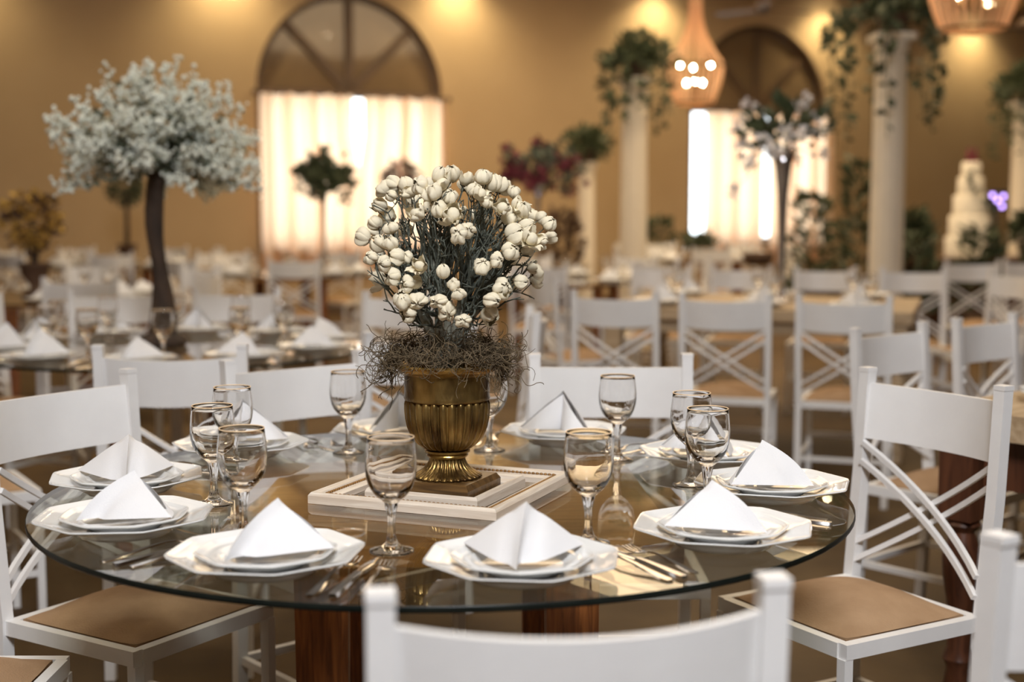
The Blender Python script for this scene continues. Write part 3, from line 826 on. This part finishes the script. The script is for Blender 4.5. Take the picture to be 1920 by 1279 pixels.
# ================================================================== the blossom-tree table
T2 = (-1.33, 5.25)
table_glass(T2, ZT, .75, R(20), 'round glass table on pine legs carrying the white blossom tree')
for i in range(10):
    setting(T2, ZT, R(-15 + 36 * i), .607, i, 'blossom-tree table', rnd, detailed=True, nap_turn=rnd.uniform(-.4, .4))
for i in range(10):
    a = R(-15 + 36 * i + 18)
    for j, off in enumerate((-.02, .02)):
        pl = (T2[0] + .61 * math.cos(a) - off * math.sin(a), T2[1] + .61 * math.sin(a) + off * math.cos(a), ZT + .0004)
        if j: inst(KNIFE, 'table_knife', 'steel table knife between two plates on the blossom-tree table', 'knife', 'knives on the blossom-tree table', pl, a + PI / 2)
        else: inst(FORK, 'dinner_fork', 'steel fork between two plates on the blossom-tree table', 'fork', 'forks on the blossom-tree table', pl, a + PI / 2)
for mx, my, a, lab in ((-.912, 3.60, 3, 'back to back with the gold-urn chairs'), (-.28, 4.11, 38, 'behind the gold urn'), (-.507, 5.98, 143, 'on the side of the rustic table'),
        (-1.29, 6.36, 180, 'right behind the tree trunk'), (-1.84, 6.24, -155, 'between the tree and the yellow flowers'), (-2.33, 5.75, -115, 'nearest the yellow flowers'), (-1.86, 3.92, -58, 'showing only its suede seat')):
    chair(mx, my, a, 'white metal chair at the blossom-tree table, ' + lab, 'chairs around the blossom-tree table')

def blossom_tree(c, z, h, crown_r, label):
    q = random.Random(31)
    t = thing('blossom_tree', label, 'tree', None, (c[0], c[1], z))
    pts = []; rr = []
    for k in range(15):
        u = k / 14
        pts.append((.012 * math.sin(u * 7), .012 * math.cos(u * 5) - .012, .012 + u * (h * .64))); rr.append(.043 + .014 * math.sin(u * 9 + .6) * (1 - u) - .012 * u)
    m = MB().tube(pts, rr, 12)
    m.v = [(x * (1 + q.uniform(-.04, .04)), y, zz) for x, y, zz in m.v]
    obj('trunk', m.mesh('trunk', M['bark'], True), t)
    obj('base', MB().lathe([(0, 0), (.085, 0), (.098, .012), (.09, .034), (.06, .05), (.034, .062)], 24, lambda a, r, zz: r * (1 + .06 * math.sin(5 * a))).mesh('base', M['bark'], True), t)
    fl = MB(); st = MB(); lf = MB(); cz = h * .70
    for k in range(190):
        a = q.uniform(0, 2 * PI); e = math.asin(q.uniform(-.40, 1.0))
        L_ = crown_r * q.choice((.62, .8, .92, 1.0, 1.1)) * q.uniform(.94, 1.06)
        d = Vector((math.cos(a) * math.cos(e), math.sin(a) * math.cos(e), math.sin(e) * .98 - .02))
        p0 = Vector((0, 0, h * .62)) + d * .04
        p1 = Vector((0, 0, cz)) + Vector((d.x * L_, d.y * L_, d.z * L_ * (.86 if d.z > 0 else 1.0) - (.05 * math.hypot(d.x, d.y))))
        st.tube([p0, p0.lerp(p1, .5) + Vector((0, 0, .02)), p1], [.003, .002, .001], 3, False)
        for j in range(20):
            u = 1 - .42 * q.random() ** 1.6
            c_ = p0.lerp(p1, u) + Vector((q.gauss(0, .013), q.gauss(0, .013), q.gauss(0, .013)))
            fl.ball(c_, q.uniform(.006, .0115), 5, 3)
        for j in range(9):
            u = q.uniform(.15, .85); c_ = p0.lerp(p1, u)
            lf.leaf(c_, Vector((q.gauss(0, 1), q.gauss(0, 1), q.gauss(.3, 1))), q.uniform(.03, .055), .4)
    stuff(obj('stems', st.mesh('stems', M['sage'], True), t))
    stuff(obj('florets', fl.mesh('florets', M['floret'], True), t))
    stuff(obj('foliage', lf.mesh('foliage', M['sage']), t))
blossom_tree((-1.385, 5.33), ZT + .0005, 1.14, .375, 'white-flowering tree centrepiece with a dark twisted trunk on the round glass table')

# ================================================================== rectangular tables
def turned_leg(zt, name='leg'):
    m = MB().box((0, 0, zt - .11), (.092, .092, .22))
    prof = [(0, zt - .22), (.036, zt - .22), (.046, zt - .235), (.030, zt - .255), (.036, zt - .275), (.050, zt - .32), (.047, zt - .37), (.034, zt - .45), (.030, .16), (.042, .13), (.030, .105), (.038, .06), (.03, .0), (0, 0)]
    m.lathe(prof, 20)
    return m
def plank_table(c, rz, L_, D_, zt, label, legs_m, top_m, th=.045, apron=.10):
    t = thing('plank_table', label, 'table', None, (c[0], c[1], 0), rz)
    npk = 6; w = D_ / npk
    pk = MB().box((0, 0, 0), (L_, w - .004, th)).mesh('plank', top_m)
    for i in range(npk):
        obj('plank', pk, t, (0, -D_ / 2 + w * (i + .5), zt - th / 2 - (.0015 if i % 2 else 0)))
    za = zt - th - apron / 2 - .002
    for sy in (-1, 1): obj('apron', MB().box((0, sy * (D_ / 2 - .07), za), (L_ - .26, .028, apron)).mesh('apron', legs_m), t)
    for sx in (-1, 1): obj('apron', MB().box((sx * (L_ / 2 - .07), 0, za), (.028, D_ - .26, apron)).mesh('apron', legs_m), t)
    lm = turned_leg(zt - th - .002).mesh('leg', legs_m, True, 40)
    for sx in (-1, 1):
        for sy in (-1, 1): obj('leg', lm, t, (sx * (L_ / 2 - .07), sy * (D_ / 2 - .07), 0))
    return t
# long rustic table with the orchid vase
A5 = R(-18.5); a5 = Vector((math.cos(A5), math.sin(A5), 0)); n5 = Vector((-math.sin(A5), math.cos(A5), 0))
O5 = Vector((.94, 5.96, 0))
def t5(u, v): return O5 + a5 * u + n5 * v
ZR = .775
pc = t5(-.05, 1.72)
plank_table((pc.x, pc.y), A5, 1.62, 1.3, ZR, 'long rustic plank table carrying the tall orchid vase', M['rustic'], M['rustic'], .06, .07)
q5 = random.Random(3)
for i, u in enumerate((.48, -.06, -.58)):
    for side in (0, 1):
        p = t5(u + q5.uniform(-.03, .03), 1.27 if side == 0 else 2.17)
        nm = 'long rustic table'
        rz = A5 if side == 0 else A5 + PI
        ang = rz - PI / 2
        setting((p.x - .6 * math.cos(ang), p.y - .6 * math.sin(ang)), ZR, ang, .6, i + side, nm, q5, detailed=False, nap_turn=q5.uniform(-.5, .5))
for u, lab in ((-.50, 'nearest the urn'), (0, 'middle of the three'), (.51, 'nearest the dark-legged table')):
    p = t5(u, 0); chair(p.x, p.y, -18.5 + q5.uniform(-3, 3), 'white X-back chair on the urn side of the long rustic table, ' + lab, 'near chairs of the long rustic table')
for u, lab in ((.68, 'nearest the ivy column'), (.13, 'behind the orchid vase'), (-.42, 'two from the ivy column'), (-.97, 'nearest the burgundy flowers')):
    p = t5(u, 3.15); chair(p.x, p.y, 161.5 + q5.uniform(-4, 4), 'white chair on the window side of the long rustic table, ' + lab, 'window-side chairs of the long rustic table')
chair(.17, 7.62, -70, 'white metal chair turned side-on at the end of the long rustic table', None)
chair(.075, 4.95, 93, 'white metal chair standing edge-on between the urn and the rustic table', None)

# trumpet vase with orchids
def trumpet_vase(c, z, h, label):
    t = thing('trumpet_vase', label, 'vase', None, (c[0], c[1], z))
    obj('vase_base', MB().lathe([(0, 0), (.075, 0), (.078, .008), (.05, .018), (.02, .03), (.018, .05)], 24).mesh('vase_base', M['hang'], True), t)
    obj('vase_body', MB().lathe([(.018, .05), (.019, h * .2), (.022, h * .45), (.030, h * .7), (.045, h * .88), (.07, h), (.066, h), (.042, h * .88), (0, h * .8)], 24, lambda a, r, zz: r * (1 + .06 * math.cos(10 * a))).mesh('vase_body', M['hang'], True), t)
def spray(name, label, cat, c, z, seed, n_, rad, hgt, flower_m, leaf_m, fl_size, group=None, droop=.0, leaves=60, lsize=.06, second=None):
    q = random.Random(seed)
    t = thing(name, label, cat, group, (c[0], c[1], z))
    st = MB(); lf = MB(); fa = MB(); fb = MB()
    for k in range(n_):
        a = q.uniform(0, 2 * PI); e = math.asin(q.uniform(-.15, 1))
        tip = Vector((math.cos(a) * math.cos(e) * rad, math.sin(a) * math.cos(e) * rad, hgt * (.35 + .65 * math.sin(e)))) * q.uniform(.75, 1.05)
        tip.z -= droop * math.cos(e) * q.random()
        st.tube([(0, 0, 0), tip * .5 + Vector((0, 0, .03)), tip], [.004, .003, .0015], 4, False)
        fm_ = fb if (second and k % 3 == 0) else fa
        for j in range(5):
            o_ = tip + Vector((q.gauss(0, 1), q.gauss(0, 1), q.gauss(0, 1))) * fl_size * .6
            for _ in range(4): fm_.leaf(o_, (q.gauss(0, 1), q.gauss(0, 1), q.gauss(.3, 1)), fl_size, .8)
    for k in range(leaves):
        a = q.uniform(0, 2 * PI); e = q.uniform(-.5, 1.2); r_ = rad * q.uniform(.1, .8)
        p = Vector((math.cos(a) * math.cos(e) * r_, math.sin(a) * math.cos(e) * r_, hgt * .3 + math.sin(e) * hgt * .45 * q.random()))
        lf.leaf(p, p + Vector((q.gauss(0, .05), q.gauss(0, .05), q.gauss(0, .1))), lsize * q.uniform(.7, 1.3), .5)
    stuff(obj('stems', st.mesh('stems', leaf_m, True), t)); stuff(obj('foliage', lf.mesh('foliage', leaf_m), t))
    stuff(obj('blossoms', fa.mesh('blossoms', flower_m), t))
    if second: stuff(obj('pale_blossoms', fb.mesh('pale_blossoms', second), t))
    return t
V5 = (1.515, 7.62)
trumpet_vase(V5, ZR + .0005, .86, 'tall slim mirrored trumpet vase on the long rustic table')
spray('orchid_spray', 'white orchid spray in the tall mirrored trumpet vase', 'flowers', V5, ZR + .84, 5, 22, .30, .36, M['orchid'], M['leaf'], .036, None, .35, 110, .10)

# plank table with dark turned legs, and its chairs
U6 = math.atan2(.67, .74); u6 = Vector((.74, .67, 0)).normalized(); v6 = Vector((u6.y, -u6.x, 0))
C6 = Vector((1.055, 3.41, 0)); L6, D6 = 2.0, .92
c6 = C6 + u6 * L6 / 2 + v6 * D6 / 2
plank_table((c6.x, c6.y), U6, L6, D6, .785, 'pale plank table on dark turned legs behind the chair with the visible suede seat', M['darkwood'], M['rustic'], .065, .13)
p6 = random.Random(2)
for i, u in enumerate((.35, .95, 1.55)):
    p = C6 + u6 * u + v6 * .22; ang = math.atan2(-v6.y, -v6.x)
    setting((p.x - .6 * math.cos(ang), p.y - .6 * math.sin(ang)), .785, ang, .6, i, 'dark-legged plank table', p6, detailed=False)
p = C6 + u6 * .2 + v6 * .66
setting((p.x + .6 * u6.x, p.y + .6 * u6.y), .785, math.atan2(-u6.y, -u6.x), .6, 2, 'dark-legged plank table', p6, detailed=False)
for mx, my, lab in ((1.19, 4.24, 'at its corner leg'), (1.63, 4.64, 'farther from the corner leg')):
    chair(mx, my, -138, 'white metal chair facing the dark-legged plank table, ' + lab, 'chairs at the plank table with dark turned legs')
chair(3.0, 8.15, 105, 'white metal chair seen side-on near the ivy column', None)
chair(3.43, 10.1, 176, 'white metal chair standing alone before the cake table', None)
chair(3.95, 10.3, 170, 'white metal chair beside the lone chair before the cake table', None)

# ================================================================== rear round tables
def ball_topiary(c, z, label, fm, lm, ball=.17, h=.34, seed=1, stem=.025):
    q = random.Random(seed)
    t = thing('flower_urn', label, 'flowers', None, (c[0], c[1], z))
    obj('urn', MB().lathe([(0, 0), (.075, 0), (.08, .015), (.035, .05), (.03, .07), (.08, .14), (.09, .19), (.105, .2), (.1, .215), (.05, .20), (0, .2)], 24).mesh('urn', M['pot'], True), t)
    obj('stem', MB().tube([(0, 0, .19), (.005, 0, .19 + h * .5), (0, 0, .19 + h)], [stem, stem * .9, stem * .8], 8).mesh('stem', M['bark'], True), t)
    a_ = MB(); l_ = MB(); cz = .19 + h
    for k in range(420):
        d = Vector((q.gauss(0, 1), q.gauss(0, 1), q.gauss(0, 1))).normalized(); r_ = ball * q.uniform(.5, 1.05)
        (a_ if q.random() < .5 else l_).leaf(Vector((0, 0, cz)) + d * r_, d + Vector((q.gauss(0, .6), q.gauss(0, .6), q.gauss(0, .6))), q.uniform(.04, .07), .7)
    stuff(obj('blossoms', a_.mesh('blossoms', fm), t)); stuff(obj('foliage', l_.mesh('foliage', lm), t))
    return t
def stem_vase(c, z, label, fm, seed, h=.7, rad=.25, second=None):
    t = thing('stem_vase', 'slender glass stem vase ' + label, 'vase', None, (c[0], c[1], z))
    obj('vase_base', MB().lathe([(0, 0), (.07, 0), (.07, .012), (.02, .02), (.016, .03)], 20).mesh('vase_base', M['hang'], True), t)
    obj('vase_stem', MB().lathe([(.016, .03), (.014, h * .5), (.02, h * .85), (.045, h), (.04, h), (0, h * .9)], 20).mesh('vase_stem', M['hang'], True), t)
    spray('flower_spray', 'round flower spray in the slender vase ' + label, 'flowers', c, z + h - .02, seed, 46, rad, rad * 1.25, fm, M['leaf'], .055, None, .12, 90, .07, second)
rear = [((-2.92, 8.45), 'yellow-flower table', 3), ((-1.92, 11.7), 'round window-side table', 4), ((.42, 10.65), 'burgundy-flower table', 6), ((-3.9, 13.4), 'round wall-side table', 7), ((2.2, 15.3), 'round chandelier-side table', 8)]
for (c, nm, sd) in rear:
    q = random.Random(sd)
    table_glass(c, ZT, .75, q.uniform(0, 1.5), 'round glass table, the ' + nm if not nm.startswith('round') else 'glass ' + nm)
    a0 = q.uniform(0, 40)
    for i in range(8):
        setting(c, ZT, R(a0 + 45 * i), .6, i, nm, q, detailed=False, nap_turn=q.uniform(-.5, .5))
    for i in range(7):
        a = R(a0 + 51.4 * i + 20); r_ = q.uniform(1.0, 1.2)
        chair(c[0] + r_ * math.cos(a), c[1] + r_ * math.sin(a), math.degrees(a) + 90 + q.uniform(-12, 12), 'white metal chair set around the ' + nm, 'chairs around the ' + nm)
ball_topiary((-2.96, 8.4), ZT + .0005, 'ball of yellow flowers over a dark urn', M['yellow'], M['pot'], .17, .28, 3)
ball_topiary((-3.8, 13.4), ZT + .0005, 'dark green ball topiary on a slim stem in an urn by the plain wall', M['leaf'], M['leaf'], .17, .58, 5)
stem_vase((-1.62, 11.7), ZT + .0005, 'before the curtained arched window', M['leaf'], 14, .72, .27)
ball_topiary((-1.1, 13.5), 0.0, 'dark leafy ball topiary on a tall stem before the bright curtain', M['leaf'], M['burgundy'], .18, 1.42, 8, .02)
stem_vase((.20, 10.60), ZT + .0005, 'on the burgundy-flower table', M['burgundy'], 16, .74, .30, M['sage'])
spray('planter_greenery', 'low bowl of dark greenery on the round chandelier-side table', 'plant', (2.1, 15.2), ZT + .12, 18, 30, .2, .16, M['leaf'], M['leaf'], .05)
tag(obj('planter_bowl', MB().lathe([(0, 0), (.09, 0), (.15, .06), (.17, .13), (.16, .13), (0, .1)], 24).mesh('planter_bowl', M['pot'], True), None, (2.45, 13.5, ZT + .0005)), 'dark bowl holding greenery on the round chandelier-side table', 'bowl')

# ================================================================== columns with ivy
def column(c, h, rad, label):
    t = thing('column', label, 'column', 'white plaster columns', (c[0], c[1], 0))
    obj('column_base', MB().box((0, 0, .04), (rad * 2.9, rad * 2.9, .08)).lathe([(rad * 1.35, .0805), (rad * 1.4, .10), (rad * 1.3, .12), (rad * 1.12, .14), (rad * 1.15, .16), (rad, .18)], 32).mesh('column_base', M['plaster'], True, 40), t)
    obj('shaft', MB().lathe([(rad, .18), (rad * 1.0, h * .4), (rad * .9, h - .14)], 96, lambda a, r, z: r * (.955 + .045 * abs(math.cos(8 * a)) ** .6)).mesh('shaft', M['plaster'], True), t)
    obj('capital', MB().lathe([(rad * .9, h - .14), (rad * 1.05, h - .125), (rad * .95, h - .11), (rad * 1.1, h - .06), (rad * 1.1, h - .05)], 32).box((0, 0, h - .025), (rad * 2.3, rad * 2.3, .05)).mesh('capital', M['plaster'], True, 40), t)
def ivy(c, z, label, seed, nv=13, spread=.36, drop=.75, ls=.10):
    q = random.Random(seed)
    t = thing('ivy_plant', label, 'plant', 'trailing ivy on the columns', (c[0], c[1], z))
    obj('pot', MB().lathe([(0, 0), (.09, 0), (.12, .12), (.125, .14), (.11, .14), (0, .11)], 20).mesh('pot', M['pot'], True), t)
    cr = MB()
    for k in range(230):
        a = q.uniform(0, 2 * PI); e = q.uniform(-.1, 1.4); r_ = q.uniform(.08, .27)
        p = Vector((math.cos(a) * math.cos(e) * r_ * 1.25, math.sin(a) * math.cos(e) * r_ * 1.25, .12 + math.sin(e) * r_))
        cr.leaf(p, p + Vector((q.gauss(0, .1), q.gauss(0, .1), q.gauss(0, .1))), ls * q.uniform(.7, 1.4), .6)
    stuff(obj('leaf_crown', cr.mesh('leaf_crown', M['leaf']), t))
    for k in range(nv):
        a = 2 * PI * k / nv + q.uniform(-.2, .2); L_ = drop * q.uniform(.45, 1.05); s_ = spread * q.uniform(.7, 1.2)
        pts = []
        for i in range(10):
            u = i / 9
            r_ = .08 + s_ * (1 - (1 - min(1, u * 1.7)) ** 2) + .02 * q.gauss(0, 1)
            zz = .14 + .22 * u * (1 - u) * 2 - L_ * u * u
            pts.append(Vector((math.cos(a) * r_, math.sin(a) * r_, zz)))
        v = MB().tube(pts, .0035, 4)
        for i in range(26):
            u = q.uniform(.15, 1); i0 = min(8, int(u * 9)); p = pts[i0].lerp(pts[i0 + 1], u * 9 - i0)
            v.leaf(p, (q.gauss(0, 1), q.gauss(0, 1), q.gauss(-.5, .6)), ls * q.uniform(.6, 1.15), .7)
        obj('vine', v.mesh('vine', M['leaf']), t)
cols = [((2.79, 10.12), 2.58, .125, 'tall white plaster column nearest the cake table, ivy trailing over it', 1), ((1.14, 12.75), 2.52, .128, 'tall white plaster column between the burgundy flowers and the chandelier', 2), ((5.62, 15.0), 2.48, .13, 'white plaster column beyond the cake with yellowish ivy', 3)]
for c, h, r_, lab, sd in cols:
    column(c, h, r_, lab)
    ivy(c, h + .0005, ['', 'trailing ivy on top of the column nearest the cake table', 'trailing ivy on top of the column beside the chandelier', 'trailing ivy on top of the column beyond the cake'][sd], sd + 40, 15, .34 if sd == 1 else .22, .95 if sd == 1 else .75)
column((.87, 15.9), 1.86, .10, 'short white pedestal column beside the burgundy flowers')
ivy((.87, 15.9), 1.8605, 'compact dark plant on the short pedestal column', 47, 6, .1, .2)

# ================================================================== chandeliers
def chandelier(c, zb, sc, label, seed):
    q = random.Random(seed)
    t = thing('chandelier', label, 'chandelier', 'crystal basket chandeliers', (c[0], c[1], zb), 0, None)
    top, mid = 1.0 * sc, .36 * sc; rm_, rb, rt = .275 * sc, .185 * sc, .055 * sc
    obj('ring', MB().tube([(rm_ * math.cos(2 * PI * k / 40), rm_ * math.sin(2 * PI * k / 40), mid) for k in range(41)], .012, 6, False).mesh('ring', M['brass'], True), t)
    obj('bottom_ring', MB().tube([(rb * math.cos(2 * PI * k / 40), rb * math.sin(2 * PI * k / 40), .0) for k in range(41)], .009, 6, False).mesh('bottom_ring', M['brass'], True), t)
    obj('crown', MB().lathe([(0, top + .05), (.03, top + .04), (rt, top), (rt, top - .02), (0, top - .02)], 20).mesh('crown', M['brass'], True), t)
    obj('rod', MB().tube([(0, 0, .05), (0, 0, top + .03), (0, 0, H - zb - .03)], .010, 8).mesh('rod', M['brass'], True), t)
    obj('ceiling_cup', MB().lathe([(0, H - zb - .05), (.05, H - zb - .045), (.06, H - zb - .001), (0, H - zb - .001)], 16).mesh('ceiling_cup', M['brass'], True), t)
    def strand(p0, p1, sag, nb, r_):
        m = MB()
        for i in range(nb):
            u = (i + .5) / nb
            p = Vector(p0).lerp(Vector(p1), u); p.x -= sag * math.sin(PI * u)
            m.ball(p, r_, 5, 4)
        return m.mesh('crystal_strand', M['crystal'], True)
    up = strand((rt, 0, top), (rm_, 0, mid + .012), .07 * sc, 30, .0095 * sc)
    lo = strand((rm_, 0, mid - .012), (rb, 0, .01), -.015 * sc, 20, .0095 * sc)
    fl = strand((rb, 0, 0.0), (.02, 0, -.03), 0, 9, .0095 * sc)
    for k in range(30):
        obj('crystal_strand', up, t, (0, 0, 0), 2 * PI * k / 30); obj('crystal_strand', lo, t, (0, 0, 0), 2 * PI * k / 30)
        if k % 2 == 0: obj('crystal_strand', fl, t, (0, 0, 0), 2 * PI * k / 30)
    bm_ = MB().ball((0, 0, 0), .0135, 10, 8, (1, 1, 1.35)).mesh('bulb', M['bulb'], True)
    for k in range(6):
        a = 2 * PI * k / 6 + .45; r_ = (.17 if k % 2 else .09) * sc; z_ = (.36 if k % 2 else .20) * sc
        arm = obj('arm', MB().tube([(0, 0, z_ - .06), (r_ * .6 * math.cos(a), r_ * .6 * math.sin(a), z_ - .07), (r_ * math.cos(a), r_ * math.sin(a), z_ - .025)], .006, 6).mesh('arm', M['brass'], True), t)
        obj('bulb', bm_, arm, (r_ * math.cos(a), r_ * math.sin(a), z_))
chandelier((1.77, 13.3), 2.33, 1.0, 'lit crystal basket chandelier in front of an arched window', 1)
chandelier((2.66, 7.95), 2.33, 1.0, 'lit crystal basket chandelier beside the ivy column nearest the cake', 2)

# ceiling fans
def fan(c, z, label):
    t = thing('ceiling_fan', label, 'ceiling fan', None, (c[0], c[1], z))
    obj('down_rod', MB().tube([(0, 0, .06), (0, 0, H - z - .001)], .016, 8).mesh('down_rod', M['fan'], True), t)
    obj('motor', MB().lathe([(0, -.06), (.08, -.05), (.11, 0), (.1, .05), (.03, .08), (0, .08)], 20).mesh('motor', M['fan'], True), t)
    bl = MB().box((.36, 0, -.012), (.52, .13, .012)).mesh('blade', M['fan'])
    for k in range(3): obj('blade', bl, t, (0, 0, 0), 0, (R(10), 0, R(20) + 2 * PI * k / 3))
fan((2.95, 16.2), 3.66, 'brown three-blade ceiling fan in front of the chandelier-side window')
fan((6.2, 16.6), 3.52, 'brown three-blade ceiling fan near the violet light')

# ================================================================== cake table, plants and violet light
ct = thing('cake_table', 'dark wooden table carrying the tiered cake', 'table', None, (4.35, 13.0, 0), R(10))
obj('tabletop', MB().box((0, 0, .83), (1.7, .8, .04)).mesh('tabletop', M['darkwood']), ct)
obj('front_panel', MB().box((0, -.34, .47), (1.5, .03, .6795)).mesh('front_panel', M['darkwood']), ct)
for sx in (-1, 1):
    for sy in (-1, 1): obj('leg', MB().box((sx * .78, sy * .33, .4048), (.06, .06, .8095)).mesh('leg', M['darkwood']), ct)
cake = thing('tiered_cake', 'tall white tiered cake with greenery down one side', 'cake', None, (4.36, 12.95, .851))
zz = 0
for i, (r_, h_) in enumerate(((.22, .2), (.19, .2), (.155, .19), (.12, .17), (.09, .14))):
    obj('cake_tier', MB().lathe([(0, zz), (r_, zz), (r_ * 1.02, zz + .012), (r_, zz + .024), (r_, zz + h_ - .012), (r_ - .012, zz + h_ - .001), (0, zz + h_ - .001)], 40).mesh('cake_tier', M['icing'], True, 50), cake)
    zz += h_
cg = MB(); qc = random.Random(4)
for k in range(90):
    u = qc.random(); a = -1.1 + .9 * math.sin(u * 5); r_ = .26 - .15 * u
    cg.leaf((r_ * math.cos(a), r_ * math.sin(a), .03 + u * .8), (math.cos(a) + qc.gauss(0, .5), math.sin(a) + qc.gauss(0, .5), qc.gauss(0, .6)), .06, .6)
stuff(obj('greenery', cg.mesh('greenery', M['sage']), cake))
topper = obj('cake_topper', MB().lathe([(0, 0), (.03, 0), (.028, .05), (.016, .09), (.02, .11), (.012, .13), (0, .135)], 12, None, (-.025, 0, zz)).lathe([(0, 0), (.045, 0), (.02, .06), (.014, .09), (.018, .11), (.01, .13), (0, .135)], 12, None, (.03, 0, zz)).mesh('cake_topper', M['burgundy'], True), cake)
def bush(c, z, r_, h_, seed, label, m='leaf', pot=True, grp=None):
    q = random.Random(seed)
    t = thing('potted_plant', label, 'plant', grp, (c[0], c[1], z))
    if pot: obj('pot', MB().lathe([(0, 0), (r_ * .45, 0), (r_ * .62, h_ * .3), (r_ * .66, h_ * .34), (r_ * .55, h_ * .34), (0, h_ * .28)], 20).mesh('pot', M['pot'], True), t)
    l_ = MB()
    for k in range(330):
        a = q.uniform(0, 2 * PI); u = q.random(); rr = r_ * math.sqrt(q.random()) * (1 - .55 * u)
        p = Vector((math.cos(a) * rr, math.sin(a) * rr, h_ * (.33 + .62 * u)))
        l_.leaf(p, (math.cos(a) + q.gauss(0, .4), math.sin(a) + q.gauss(0, .4), q.uniform(0, 1.4)), q.uniform(.07, .14), .5)
    stuff(obj('foliage', l_.mesh('foliage', M[m]), t))
bush((3.74, 12.72), .851, .2, .42, 1, 'small dark bushy plant on the cake table beside the cake')
bush((5.0, 13.1), .851, .2, .42, 2, 'small dark bushy plant on the cake table under the violet light')
bush((3.55, 12.0), 0, .27, 1.12, 3, 'dark bushy potted plant on the floor by the cake table')
bush((4.14, 12.0), 0, .27, 1.18, 4, 'low dark potted plant in front of the tiered cake')
bush((4.72, 12.0), 0, .17, 1.25, 5, 'tall dark potted plant at the far end of the cake table')
bush((3.03, 11.9), 0, .20, 1.78, 6, 'tall narrow dark plant behind the ivy column')
bush((2.85, 12.9), 0, .24, 1.55, 7, 'narrow dark potted plant between the orchids and the ivy column')
bush((1.87, 17.4), 0, .30, 1.25, 8, 'dark potted plant below the window wall beside the short pedestal')
bush((.55, 14.6), 0, .26, 1.35, 9, 'brown-green potted plant in front of the short pedestal', 'pot')
vl = thing('stage_light', 'small violet LED stage light near the cake', 'stage light', None, (4.98, 14.0, 0))
obj('stand', MB().tube([(0, 0, .0), (0, 0, 1.30)], .018, 8).mesh('stand', M['black'], True), vl)
obj('tripod', MB().tube([(.25, 0, 0.01), (0, 0, .3)], .012, 6).tube([(-.13, .2, 0.01), (0, 0, .3)], .012, 6).tube([(-.13, -.2, 0.01), (0, 0, .3)], .012, 6).mesh('tripod', M['black'], True), vl)
obj('housing', MB().box((0, .06, 1.40), (.2, .18, .2)).mesh('housing', M['black']), vl)
for k, (x, z_) in enumerate(((-.05, 1.45), (.0, 1.40), (.05, 1.34), (.06, 1.44))):
    obj('led', MB().ball((x, -.035, z_), .022, 8, 6).mesh('led', M['violet'], True), vl)
